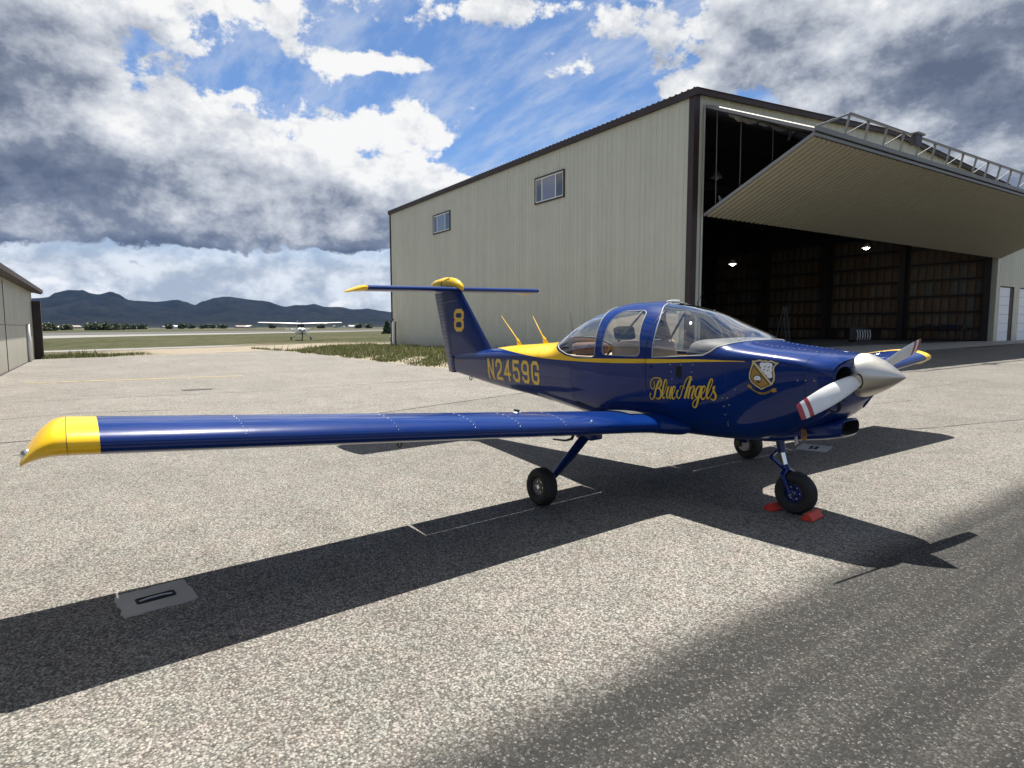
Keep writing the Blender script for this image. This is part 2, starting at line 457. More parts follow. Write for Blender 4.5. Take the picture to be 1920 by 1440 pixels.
def ground_mats():
    def start(name):
        m = bpy.data.materials.new(name); m.use_nodes = True
        t = NT(m.node_tree); b = m.node_tree.nodes['Principled BSDF']
        return m, t, b, t.n('ShaderNodeNewGeometry').outputs['Position']
    def asphalt(name, tone, seal):
        m, t, b, P = start(name)
        x, y, z = t.sep(P)
        vo = t.n('ShaderNodeTexVoronoi'); t.set(vo, 'Vector', P); t.set(vo, 'Scale', 88.)
        v2 = t.n('ShaderNodeTexVoronoi'); t.set(v2, 'Vector', P); t.set(v2, 'Scale', 200.)
        s1 = t.sep(vo.outputs['Color'])[0]; s2 = t.sep(v2.outputs['Color'])[1]
        st = t.m('ADD', t.m('MULTIPLY', s1, .62), t.m('MULTIPLY', s2, .38))
        big = t.noise(P, .35, 5., .6); mid = t.noise(P, 2.2, 6., .65); mott = t.noise(P, 17., 4., .6)
        v = t.mr(st, .15, .90, .50, 1.52)
        v = t.m('MULTIPLY', v, t.m('MULTIPLY', t.mr(mott, .25, .75, .94, 1.06), t.mr(t.noise(P, 46., 2., .7), .25, .75, .84, 1.16)))
        v = t.m('MULTIPLY', v, t.mr(mid, .25, .75, .88, 1.11))
        v = t.m('MULTIPLY', v, t.mr(big, .3, .7, .90, 1.09))
        # pits between the stones
        v = t.m('MULTIPLY', v, t.mr(vo.outputs['Distance'], .32, .72, 1., .52))
        warm = t.mix(t.mr(t.noise(P, 4.1, 4., .6), .40, .62), (tone[0]*.985, tone[1]*1.0, tone[2]*.985), (tone[0]*1.035, tone[1]*.985, tone[2]*.98))
        stone = t.mix(t.mr(t.sep(v2.outputs['Color'])[2], .75, .95), warm, (tone[0]*1.12, tone[1]*.96, tone[2]*.84))
        c = t.vm('MULTIPLY', stone, t.comb(v, v, v))
        # faint long stains along the direction of traffic
        stn = t.noise(t.vm('MULTIPLY', P, (.35, 2.2, 1.)), .6, 6., .65)
        c = t.mix(t.mr(stn, .60, .80, 0., .20), c, (tone[0]*.45, tone[1]*.45, tone[2]*.45))
        vd = t.n('ShaderNodeTexVoronoi'); t.set(vd, 'Vector', P); t.set(vd, 'Scale', .9)
        sz = t.m('MULTIPLY', t.m('POWER', t.sep(vd.outputs['Color'])[0], 5.), .10)
        spot = t.mr(t.m('ADD', vd.outputs['Distance'], t.m('MULTIPLY', t.m('SUBTRACT', mott, .5), .05)), t.m('MULTIPLY', sz, .4), t.m('ADD', sz, .004), .55, 0.)
        c = t.mix(spot, c, (tone[0]*.28, tone[1]*.27, tone[2]*.26))
        if seal:
            # worn seal coat over the strip nearest the camera, its edge sprayed and soft
            wob = t.m('ADD', t.m('MULTIPLY', t.m('SUBTRACT', t.noise(P, 1.1, 5., .7), .5), .22), t.m('MULTIPLY', t.m('SUBTRACT', mott, .5), .22))
            k = t.mr(t.m('ADD', x, wob), .62, 1.02)
            worn = t.m('MULTIPLY', k, t.mr(st, .72, .95, 1., .55))
            band = t.mr(t.noise(t.vm('MULTIPLY', P, (6., .22, 1.)), 1.0, 4., .6), .30, .62, .84, 1.)
            c = t.mix(t.m('MULTIPLY', worn, t.m('MULTIPLY', band, .97)), c, (.022, .0218, .021))
        t.set(b, 'Base Color', c)
        t.set(b, 'Roughness', t.mr(st, .2, .9, .9, .55)); b.inputs['Specular IOR Level'].default_value = .12
        bn = t.n('ShaderNodeBump'); t.set(bn, 'Strength', .55); t.set(bn, 'Distance', .006)
        t.set(bn, 'Height', t.m('ADD', t.m('MULTIPLY', vo.outputs['Distance'], -1.), t.m('MULTIPLY', s1, .5)))
        t.set(b, 'Normal', bn.outputs[0])
        return m
    A = asphalt('worn_asphalt', (.196, .190, .173), True)
    B = asphalt('bleached_asphalt', (.215, .207, .188), False)
    # open ground: dry grass, green patches, pale gravel
    m, t, b, P = start('field_ground')
    x, y, z = t.sep(P)
    n1 = t.noise(P, .05, 6., .6); n2 = t.noise(P, .6, 6., .65); n3 = t.noise(P, 9., 5., .7)
    green = t.mix(t.mr(n2, .3, .7), (.022, .029, .009), (.042, .048, .016))
    dry = t.mix(t.mr(n3, .3, .7), (.045, .044, .022), (.085, .074, .042))
    c = t.mix(t.mr(t.m('ADD', t.m('MULTIPLY', n1, .5), t.m('MULTIPLY', n2, .5)), .42, .60), green, dry)
    grav = t.mix(t.mr(n3, .3, .7), (.17, .145, .108), (.28, .24, .185))
    wob = t.m('MULTIPLY', t.m('SUBTRACT', t.noise(P, .14, 5., .6), .5), 26.)
    gx = t.m('ADD', x, wob)
    g1 = t.m('MULTIPLY', t.mr(gx, -74., -60.), t.mr(t.m('ADD', y, t.m('MULTIPLY', wob, .5)), -9., 1.))
    g1 = t.m('MULTIPLY', g1, t.mr(y, 16., 26., 1., 0.))
    c = t.mix(t.m('MULTIPLY', g1, t.mr(n2, .25, .45)), c, grav)
    far = t.mr(x, -330., -900.)
    c = t.mix(t.m('MULTIPLY', far, .8), c, t.mix(t.mr(t.noise(t.vm('MULTIPLY', P, (.25, 1, 1)), .012, 5., .6), .35, .65), (.050, .052, .030), (.085, .08, .05)))
    t.set(b, 'Base Color', c); t.set(b, 'Roughness', .95); b.inputs['Specular IOR Level'].default_value = .1
    bn = t.n('ShaderNodeBump'); t.set(bn, 'Strength', .7); t.set(bn, 'Distance', .06); t.set(bn, 'Height', n3); t.set(b, 'Normal', bn.outputs[0])
    return A, B, m
ASPH, ASPHB, FIELD = ground_mats()
TAXI = mat('taxiway_asphalt', (.16, .155, .145), .9, var=.15, vscale=.3)
RUNW = mat('runway_asphalt', (.050, .050, .050), .9, var=.15, vscale=.05)
RUNC = mat('pale_taxiway', (.17, .165, .15), .9, var=.12, vscale=.05)
CRACK = mat('crack_filler', (.030, .028, .026), .8, var=.3, vscale=8.)
LINE = mat('faded_yellow_line', (.42, .33, .13), .8, var=.2, vscale=10.)

def axis(lo, hi, fine_lo, fine_hi, step, growth=1.35):
    out = list(np.arange(fine_lo, fine_hi+.01, step))
    s = step; q = fine_hi
    while q < hi: s *= growth; q += s; out.append(min(q, hi))
    s = step; q = fine_lo
    while q > lo: s *= growth; q -= s; out.insert(0, max(q, lo))
    return out
def build_ground():
    xs = axis(-9500, 900, -80, 20, 2.); ys = axis(-7000, 7000, -45, 60, 2.)
    b = MB(); n = len(ys)
    b.add([(x, y, hgt(x, y)-.03) for x in xs for y in ys], [(i*n+j, (i+1)*n+j, (i+1)*n+j+1, i*n+j+1) for i in range(len(xs)-1) for j in range(n-1)])
    tag(b.build('ground', FIELD, smooth=True), 'grassy and gravelly airfield ground reaching the hills', kind='structure')
build_ground()

def sheet(name, poly, off, m, cell=1.5, parent=None, edge=None):
    po = dens(poly, edge or cell)
    xs = [q[0] for q in po]; ys = [q[1] for q in po]
    pts = [(x, y) for x in np.arange(min(xs)+cell/2, max(xs), cell) for y in np.arange(min(ys)+cell/2, max(ys), cell) if inpoly((x, y), po)]
    uv, tr = cdt([po], pts)
    tr = [f for f in tr if inpoly((sum(uv[i][0] for i in f)/3, sum(uv[i][1] for i in f)/3), po)]
    b = MB(); b.add([(x, y, hgt(x, y)+off) for x, y in uv], tr)
    return b.build(name, m, parent, smooth=True)

SEAM = [(-9.2, -45)]+[rp(*q) for q in ((-8.3, -9), (-8.12, -5.8), (-7.95, -3), (-7.7, -.8), (-8.3, 1.2), (-8.9, 3.2))]+[(-9.3, 6.5), (-10.0, 15), (-10.4, 70)]
near = sheet('apron', [(14, -45)] + SEAM[::1] + [(14, 70)], .004, ASPH, 1.5)
tag(near, 'speckled grey asphalt apron under the blue aeroplane', kind='structure')
rnd = random.Random(3)
edge_far = [(-38.3 + rnd.uniform(-.35, .35) - (.5 if y > 3 else 0), y) for y in np.arange(5.6, -44, -1.3)]
edge_side = [(x, 5.9 + rnd.uniform(-.16, .16)) for x in np.arange(-14.2, -37.6, -1.2)]
farp = sheet('parking_apron', SEAM[:8][::1] + [(-13.55, 6.2)] + edge_side + edge_far + [(-38.3, -45)], .003, ASPHB, 1.5)
tag(farp, 'pale bleached asphalt between the hangars', kind='structure')
pad = sheet('concrete_pad', SEAM[8:] + [(-13.6, 70), (-13.6, 6.52), (-9.65, 6.52)], .006, CONC, 1.2)
tag(pad, 'concrete pad in front of the hangar door', kind='structure')

def ribbon(name, pts, w, off, m, parent, wob=.02, seed=1):
    r = random.Random(seed); pts = dens([rp(*q) for q in pts] if name != 'seam' else pts, .25, False); L = []; Q = []
    for i, (x, y) in enumerate(pts):
        a = pts[max(i-1, 0)]; c = pts[min(i+1, len(pts)-1)]
        d = Vector((c[0]-a[0], c[1]-a[1])).normalized(); nrm = Vector((-d.y, d.x))
        j = r.uniform(-wob, wob); ww = w*r.uniform(.45, 1.1)/2
        for lst, sg in ((L, 1), (Q, -1)):
            q = Vector((x, y))+nrm*(j+sg*ww); lst.append((q.x, q.y, hgt(q.x, q.y)+off))
    n = len(L); b = MB(); b.add(L+Q, [(i, i+1, n+i+1, n+i) for i in range(n-1)])
    return b.build(name, m, parent)
ribbon('seam', [(p[0]+.01, p[1]) for p in SEAM[:9]], .05, .009, CRACK, near, .012, 2)
for k, pts in enumerate([[(-14.1, -7), (-13.2, -1.0), (-13.6, 2.6), (-13.3, 6.2)], [(-24.5, -7), (-24.1, 0), (-24.8, 6.2)], [(-30.6, -6), (-30.2, 1.5), (-30.5, 6.3)],
                         [(-10.9, -6.2), (-11.1, -4.9), (-10.6, -3.4)]]):
    ribbon('crack', pts, .035, .008, CRACK, farp, .02, 5+k)
for k, pts in enumerate([[(-4.3, 3.2), (-2.3, 4.1), (-1.3, 5.6), (-.6, 8.5), (-.2, 12)], [(-5.1, 6.5), (-5.4, 9.4)], 
                         [(-6.9, -5.6), (-7.2, -5.0), (-7.7, -4.5)], [(-3.2, 8.2), (-3.0, 9.6)], [(-4.1, 12.4), (-4.0, 15.5)]]):
    ribbon('crack', pts, .022, .009, CRACK, near, .02, 15+k)
ln = ribbon('painted_line', [(-19.55, -6.1), (-18.67, -.42)], .13, .010, LINE, farp, .004, 30)
b = MB(); pp = [rp(*q) for q in ((-14.75, -2.75), (-14.45, -2.7), (-14.42, -2.1), (-14.65, -2.0), (-14.8, -2.3))]; b.add([(x, y, hgt(x, y)+.012) for x, y in pp], [(0, 1, 2, 3, 4)])
b.build('tar_patch', CRACK, farp)
for nm, poly, m, lb, off in [('taxiway', [(-72, -160), (-64, -160), (-62, 9), (-70, 9)], TAXI, 'narrow grey taxiway behind the gravel', .0),
                        ('taxiway', [(-148, -130), (-148, -37), (-149, -10), (-210, 44), (-300, 125), (-360, 165), (-252, 53), (-199, -11), (-199, -48), (-199, -130)], RUNC, 'pale taxiway slanting across the airfield', .0),
                        ('runway', [(-213, -160), (-213, -50), (-206, -11), (-262, 53), (-380, 172), (-520, 300), (-700, 380), (-375, 100), (-300, -14), (-300, -69), (-310, -160)], RUNW, 'dark runway strip beyond the pale taxiway', .02)]:
    tag(sheet(nm, poly, off, m, 12.), lb, kind='structure')

# tie-down blocks let into the asphalt
def tie_block(cx, cy, sx, sy, rz, label, seed):
    r = random.Random(seed)
    cx, cy = rp(cx, cy); o = empty('tie_down_block', (cx, cy, hgt(cx, cy)+.005), rz); o.rotation_euler = (SLOPE, 0, rz)
    tag(o, label, 'tie-down block', 'tie-down blocks')
    outer = [(-sx, -sy), (sx, -sy), (sx, sy), (-sx, sy)]
    outer = [(x+r.uniform(-.008, .008), y+r.uniform(-.008, .008)) for x, y in dens(rounded(outer, .03, 3), .05)]
    hole = rounded([(-sx*.28, -sy*.55), (sx*.28, -sy*.55), (sx*.28, sy*.55), (-sx*.28, sy*.55)], .02, 3)
    uv, tr = cdt([outer, hole], [])
    tr = [f for f in tr if (lambda c: inpoly(c, outer) and not inpoly(c, hole))((sum(uv[i][0] for i in f)/3, sum(uv[i][1] for i in f)/3))]
    b = MB(); b.add([(x, y, .006) for x, y in uv], tr)
    n = len(outer); b.add([(x, y, .006) for x, y in outer]+[(x*1.01, y*1.01, -.01) for x, y in outer], [(i, (i+1) % n, n+(i+1) % n, n+i) for i in range(n)])
    b.build('slab', CONC, o)
    b = MB(); n = len(hole); b.add([(x, y, .0055) for x, y in hole]+[(x*.8, y*.8, .001) for x, y in hole], [(i, (i+1) % n, n+(i+1) % n, n+i) for i in range(n)]+[tuple(range(n, 2*n))])
    b.build('recess', DARKIN, o)
    b = MB(); b.tube([(0, -sy*.45, .004), (0, -sy*.2, .010), (0, sy*.2, .010), (0, sy*.45, .004)], .006, 6)
    b.build('anchor_bar', STEEL, o)
tie_block(-1.247, -4.604, .185, .195, .09, 'concrete tie-down block with slot in the shadow of the near wing', 1)
tie_block(-1.42, 2.86, .18, .20, .32, 'concrete tie-down block with slot in the shadow behind the nose wheel', 2)


# ------------------------------------------------------------------ the aeroplane
AR = SLOPE
plane = empty('light_aeroplane')
plane.location = (0, 0, .004); plane.rotation_euler = (AR, 0, 0)
tag(plane, 'dark blue and yellow low-wing T-tail propeller aeroplane parked on the apron', 'aeroplane')

ZT = pchip([(.475, 1.335), (.44, 1.352), (.36, 1.368), (.1, 1.398), (-.2, 1.432), (-.33, 1.455), (-.5, 1.545), (-.64, 1.61), (-.92, 1.73), (-1.17, 1.79), (-1.49, 1.828), (-1.78, 1.824),
            (-2.1, 1.765), (-2.43, 1.655), (-2.6, 1.57), (-2.8, 1.445), (-2.95, 1.405), (-3.43, 1.362), (-4, 1.326), (-4.63, 1.262), (-5.2, 1.205), (-5.62, 1.165)])
ZC = pchip([(.475, 1.215), (.36, 1.25), (.2, 1.285), (-.15, 1.298), (-.5, 1.285), (-1.15, 1.244), (-1.88, 1.218), (-2.69, 1.212), (-3.4, 1.205), (-4.3, 1.165), (-5.62, 1.09)])
WD = pchip([(.475, .385), (.44, .418), (.36, .445), (.2, .468), (0, .492), (-.33, .525), (-1, .545), (-1.6, .545), (-2.2, .515), (-2.6, .462), (-3.4, .345), (-4.3, .215), (-5.2, .10), (-5.62, .05)])
ZB = pchip([(.475, 1.00), (.44, .925), (.38, .865), (.28, .80), (.1, .71), (-.1, .64), (-.3, .60), (-.8, .57), (-1.3, .555), (-1.8, .565), (-2.3, .61), (-3.4, .70), (-4.14, .735), (-5.27, .835), (-5.62, .87)])
NU = pchip([(.475, 2.3), (.2, 2.6), (-.25, 2.9), (-.5, 2.5), (-1.0, 2.2), (-2.4, 2.15), (-3.0, 1.9), (-5.62, 1.9)])
NL = pchip([(.475, 2.3), (.2, 2.7), (-.3, 3.3), (-2.2, 3.4), (-3.4, 3.2), (-5.62, 2.8)])
def pw(v, e): return math.copysign(abs(v)**e, v)
def UP(x, s):
    a = s*math.pi/2; n = NU(x); zc = ZC(x)
    return Vector((x, WD(x)*pw(math.sin(a), 2/n), zc+(ZT(x)-zc)*abs(math.cos(a))**(2/n)))
def LO(x, s):
    a = s*math.pi/2; n = NL(x); zc = ZC(x)
    return Vector((x, WD(x)*pw(math.sin(a), 2/n), zc-(zc-ZB(x))*abs(math.cos(a))**(2/n)))
def nrm(fn, sgn):
    def g(x, s):
        e = 1e-3
        s0, s1 = max(s-e, -.9985), min(s+e, .9985)
        if s1-s0 < e: s0, s1 = (s-2*e, s-e) if s > 0 else (s+e, s+2*e)
        du = fn(min(x+4e-3, .475), s)-fn(max(x-4e-3, -5.62), s); dv = fn(x, s1)-fn(x, s0)
        q = dv.cross(du)*sgn
        if q.length < 1e-12: return Vector((0, 0, sgn))
        q.normalize()
        if abs(s) > .97:
            k = (abs(s)-.97)/.03; q = (q*(1-k) + Vector((0, math.copysign(1, s), 0))*k).normalized()
        return q
    return g
UPN, LON = nrm(UP, -1), nrm(LO, 1)
def SZ(x, z):
    """side-view (x, z) to the starboard surface parameter"""
    zc = ZC(x)
    if z >= zc:
        k = min(1., (z-zc)/(ZT(x)-zc)); return ('u', -math.acos(k**(NU(x)/2))*2/math.pi)
    k = min(1., (zc-z)/(zc-ZB(x))); return ('l', -math.acos(k**(NL(x)/2))*2/math.pi)
def SIDE(x, z, off=0.):
    w, s = SZ(x, z)
    q = UP(x, s) if w == 'u' else LO(x, s); n = UPN(x, s) if w == 'u' else LON(x, s)
    return q + n*off
def usz(x, z): return (x, SZ(x, max(z, ZC(x)+1e-4))[1])

def fuselage():
    mir = lambda po: [(x, -s) for x, s in po][::-1]
    door = rounded([(-1.265, 1.302), (-1.37, 1.735), (-1.71, 1.735), (-1.795, 1.64), (-1.795, 1.30)], .07, 5)
    door = [usz(x, z) for x, z in dens(door, .03)]
    ws = dens([(-1.118, 1.300), (-.56, 1.338), (-.49, 1.372), (-.45, 1.41)], .04, False)
    ws = [usz(x, z) for x, z in ws]
    ws += dens([(-.405, -.60), (-.375, -.45), (-.352, -.3), (-.340, -.15), (-.336, 0.)], .03, False)
    back = dens([(-1.315, 0), (-1.30, -.12), (-1.265, -.24), (-1.21, -.36), (-1.16, -.50), (-1.128, -.68), (-1.118, ws[0][1]-.0)], .03, False)
    half = ws + back[:-1]
    ws_full = half[:len(ws)] + [(x, -s) for x, s in half[:len(ws)-1][::-1]] + [(x, -s) for x, s in back[1:-1][::-1]] + [(-1.315, 0)] + back[1:-1]
    fr = dens([(-2.02, 0), (-1.985, -.3), (-1.945, -.55), (-1.915, -.75)], .03, False) + [usz(-1.905, 1.33), usz(-1.905, 1.285)]
    aft = [usz(x, z) for x, z in dens([(-1.96, 1.262), (-2.2, 1.262), (-2.4, 1.285), (-2.55, 1.325), (-2.64, 1.365)], .04, False)] + dens([(-2.71, -.42), (-2.755, -.2), (-2.765, 0)], .03, False)
    hw = fr + aft
    rw = hw + [(x, -s) for x, s in hw[1:-1][::-1]]
    # yellow back and tapering stripe
    low = [(-1.88, 1.2185), (-2.2, 1.2145), (-2.69, 1.2125), (-2.95, 1.215), (-3.3, 1.232), (-3.8, 1.262), (-4.2, 1.283)]
    yel = [usz(x, z) for x, z in dens(low, .05, False)] + [(-4.38, -.22), (-4.40, 0)]
    top = [(-.17, 1.305), (-.6, 1.303), (-1.15, 1.284), (-1.6, 1.268), (-1.88, 1.2585)]
    strip = [usz(x, z) for x, z in dens(top, .05, False)]
    yu = [(-1.885, strip[-1][1])] + [(x-.004, s) for x, s in []]
    bot = [(x, -.9995) for x in np.arange(-.17, -1.88, -.05)]
    # yellow outline: along stripe bottom forward, stripe top back, then up behind the rear window
    around = [usz(x, z) for x, z in dens([(-1.88, 1.2585), (-2.2, 1.246), (-2.42, 1.266), (-2.58, 1.306), (-2.68, 1.350)], .04, False)] + [(-2.745, -.42), (-2.79, -.2), (-2.80, 0)]
    yhalf = bot[::-1][:-1] + strip + around[1:]
    # closed polygon: yel reversed (from spine to -1.88) + stripe + around
    half_y = yel[::-1][1:] + bot[::-1] + strip[0:] + around[1:-1]
    ypoly = [(-4.40, 0)] + half_y + [(-2.80, 0)] + [(x, -s) for x, s in half_y[::-1]]
    regs = {'ws': ws_full, 'door': door, 'doorp': mir(door), 'rw': rw, 'y': ypoly}
    grid = [(x, s) for x in np.arange(-5.62, .4751, .045) for s in np.linspace(-1, 1, 49)]
    frame = dens([(-5.62, -1), (.475, -1), (.475, 1), (-5.62, 1)], .05)
    uv, tr = cdt([frame, ws_full, door, mir(door), rw, ypoly], grid)
    uv = [(min(max(x, -5.62), .475), min(max(s, -1), 1)) for x, s in uv]
    cls = {k: [] for k in list(regs)+['body']}
    for f in tr:
        c = (sum(uv[i][0] for i in f)/3, sum(uv[i][1] for i in f)/3)
        for k in ('ws', 'door', 'doorp', 'rw', 'y', 'body'):
            if k == 'body' or inpoly(c, regs[k]): cls[k].append(f); break
    surf('upper_fuselage', uv, cls['body'], UP, BLUE, plane, UPN)
    tag(surf('yellow_back', uv, cls['y'], UP, YELL, plane, UPN), 'yellow spine and tapering side stripe')
    surf('windshield', uv, cls['ws'], UP, PERSPEX, plane, UPN)
    surf('side_window', uv, cls['door'], UP, PERSPEX, plane, UPN)
    surf('side_window', uv, cls['doorp'], UP, PERSPEX, plane, UPN)
    surf('rear_window', uv, cls['rw'], UP, PERSPEX, plane, UPN)
    xs = list(np.arange(-5.62, .476, .05)) + [.475]
    ss = np.linspace(-1, 1, 61)
    uvl = [(x, s) for x in xs for s in ss]; n = len(ss)
    quads = [(i*n+j, (i+1)*n+j, (i+1)*n+j+1, i*n+j+1) for i in range(len(xs)-1) for j in range(n-1)]
    tl = [t for a, b_, c, d in quads for t in ((a, b_, c), (a, c, d))]
    surf('lower_fuselage', uvl, tl, LO, BLUE, plane, LON)
    # window seals
    def seal(po, r=.005, m=GREYT, closed=True):
        b = MB(); pts = [UP(x, s)+UPN(x, s)*.0005 for x, s in (po+[po[0]] if closed else po)]
        b.tube(pts, r, 6, cap=False); b.build('window_seal', m, plane, smooth=True)
    seal(ws_full, .006); seal(door, .0045); seal(mir(door), .0045); seal(rw, .005)
    # door outline
    dl = [SIDE(x, z, .0008) for x, z in dens([(-1.19, 1.72), (-1.20, 1.50), (-1.20, 1.25), (-1.19, 1.02), (-1.155, .965)], .03, False)]
    b = MB(); b.tube(dl, .0026, 5); b.build('door_gap', BLACK, plane)
    for z0, x0 in ((1.262, -1.24), (1.215, -1.17), (1.232, -1.75)):
        b = MB(); b.box((-.055, -.006, -.008), (.055, .006, .008), M=Matrix.Translation(SIDE(x0, z0, .006)))
        b.build('door_hinge', YELL if z0 > 1.22 else BLUE, plane, bevel=.002)
    # tail end cap
    b = MB(); ring = [UP(-5.62, s) for s in np.linspace(-1, 1, 17)] + [LO(-5.62, s) for s in np.linspace(1, -1, 17)][1:-1]
    b.add(ring, [tuple(range(len(ring)))]); b.build('tail_bulkhead', BLUE, plane)
    # panel lines round the body
    for x in (.30, -.335, -2.30, -3.05, -4.5):
        for fn, nf in ((UP, UPN), (LO, LON)):
            if fn is UP and (-2.75 < x < -.34): continue
            pts = [fn(x, s)+nf(x, s)*.0002 for s in np.linspace(-.995, .995, 40)]
            b = MB(); b.tube(pts, .0016, 4, cap=False); b.build('panel_joint', BLACK, plane)
    # bright fasteners
    me = None
    spots = [(-.66, 1.253), (-.78, 1.25), (-.90, 1.245), (-.67, 1.19), (-.89, 1.18), (-.66, 1.125), (-.88, 1.115), (-.37, .99), (-.32, .995), (-.36, .92), (-.31, .935), (-.355, .85), (-.35, .78), (-.355, .755),
             (.25, 1.175), (.31, 1.178), (.37, 1.18), (-.25, 1.07)]
    for x, z in spots:
        if me is None:
            bb = MB(); bb.lathe([(.0001, .0022), (.0045, .0018), (.0065, 0)], 10); o0 = bb.build('fastener', STEEL, plane, smooth=True); me = o0.data
            o = o0
        else: o = obj('fastener', me, plane)
        w, s = SZ(x, z); nn = UPN(x, s) if w == 'u' else LON(x, s)
        o.location = SIDE(x, z, .0006); o.rotation_euler = nn.to_track_quat('Z', 'Y').to_euler()
    # rivets on the cowl top
    bb = MB()
    k = 0
    for s in (-.16, .16):
        for x in np.arange(.36, -.30, -.045):
            q = UP(x, s)+UPN(x, s)*.0008
            if k == 0:
                b2 = MB(); b2.lathe([(.0001, .0012), (.0022, .001), (.0034, 0)], 8); o0 = b2.build('rivet', STEEL, plane, smooth=True); o = o0
            else: o = obj('rivet', o0.data, plane)
            o.location = q; o.rotation_euler = UPN(x, s).to_track_quat('Z', 'Y').to_euler(); k += 1
    # dark vent in the side
    b = MB(); c = SIDE(-.80, 1.185, .001)
    pts = [SIDE(x, z, .0012) for x, z in ((-.835, 1.135), (-.775, 1.135), (-.775, 1.232), (-.835, 1.232))]
    b.add(pts, [(0, 1, 2, 3)]); b.build('air_vent', DARKIN, plane)

    # nose face with two cooling inlets round the spinner
    outl = [UP(.475, s) for s in np.linspace(-1, 1, 33)] + [LO(.475, s) for s in np.linspace(1, -1, 33)][1:-1]
    outl = [(q.y, q.z) for q in outl]
    def inlet(sg): return [(sg*.262+.108*math.cos(a)*(1), 1.200+.088*math.sin(a)) for a in np.linspace(0, 2*math.pi, 29)[:-1]]
    hub = [(.145*math.cos(a), 1.205+.145*math.sin(a)) for a in np.linspace(0, 2*math.pi, 33)[:-1]]
    i1, i2 = inlet(-1), inlet(1)
    pts = [(y, z) for y in np.arange(-.38, .39, .03) for z in np.arange(1.0, 1.34, .03) if inpoly((y, z), outl)]
    uv, tr = cdt([outl, i1, i2, hub], pts)
    tr = [f for f in tr if (lambda c: inpoly(c, outl) and not inpoly(c, i1) and not inpoly(c, i2) and not inpoly(c, hub))((sum(uv[i][0] for i in f)/3, sum(uv[i][1] for i in f)/3))]
    def NF(y, z):
        k = max(0., 1-max(abs(y)/.385, abs(z-1.19)/.19)**2.2)
        return Vector((.475+.028*k**.6, y, z))
    b = MB(); b.add([NF(y, z) for y, z in uv], tr); b.build('nose_bowl', BLUE, plane, smooth=True)
    for po in (i1, i2):
        b = MB(); n = len(po); cy = sum(p[0] for p in po)/n
        r0 = [NF(y, z) for y, z in po]; r1 = [NF(y, z)+Vector((-.05, 0, 0)) for y, z in po]; r2 = [Vector((.30, cy+(y-cy)*.95, 1.205+(z-1.205)*.95)) for y, z in po]
        b.loft([r0, r1, r2], True, False); b.add(r2, [tuple(range(n))]); b.build('air_inlet', DARKIN, plane)
        b = MB(); b.tube(r0+[r0[0]], .007, 8, cap=False); b.build('inlet_lip', BLUE, plane, smooth=True)
    # carburettor scoop under the chin
    rings = []
    for x, z0, z1, w in ((.43, .735, .845, .135), (.415, .715, .86, .155), (.30, .685, .84, .185), (.10, .648, .80, .21), (-.12, .607, .74, .22), (-.32, .588, .68, .20)):
        zc, hz = (z0+z1)/2, (z1-z0)/2
        rings.append([Vector((x, w*pw(math.cos(a), .6), zc+hz*pw(math.sin(a), .6))) for a in np.linspace(0, 2*math.pi, 33)[:-1]])
    b = MB(); b.loft(rings, True, False); b.build('chin_scoop', BLUE, plane, smooth=True)
    b = MB(); q = [v*1 for v in rings[0]]
    b.loft([q, [Vector((.33, v.y*.9, .79+(v.z-.79)*.85)) for v in q]], True, False); b.add([Vector((.33, v.y*.9, .79+(v.z-.79)*.85)) for v in q], [tuple(range(32))]); b.build('scoop_mouth', DARKIN, plane)
    for sg in (-1, 1):
        ring = [(.435+.030*math.cos(a), sg*.42+.16*math.sin(a)) for a in np.linspace(0, 2*math.pi, 25)[:-1]]
        b = MB(); b.add([LO(x, q)+LON(x, q)*.0025 for x, q in ring], [tuple(range(24))]); b.build('chin_inlet', DARKIN, plane)
        b = MB(); b.tube([LO(x, q)+LON(x, q)*.001 for x, q in ring+ring[:1]], .004, 6, cap=False); b.build('chin_inlet_lip', BLUE, plane, smooth=True)
    # exhaust stub and drain under the cowl
    b = MB(); b.tube([(.16, -.20, .76), (.20, -.25, .735), (.215, -.285, .705)], .022, 12); b.build('exhaust_pipe', mat('rusty_exhaust', (.32, .17, .07), .7, metal=.3, var=.3, vscale=20.), plane, smooth=True, sharp=40)
    b = MB(); b.beam((.10, -.20, .69), (.12, -.22, .635), .012, .065); b.build('cowl_flap', mat('pale_grey_metal', (.52, .51, .49), .5), plane, bevel=.003)
    # tail tie-down ring
    b = MB(); b.tube([(-5.22+.035*math.cos(a), 0, .80+.028*math.sin(a)) for a in np.linspace(0, 2*math.pi, 17)], .007, 6, cap=False); b.build('tie_down_ring', BLACK, plane, smooth=True)
fuselage()

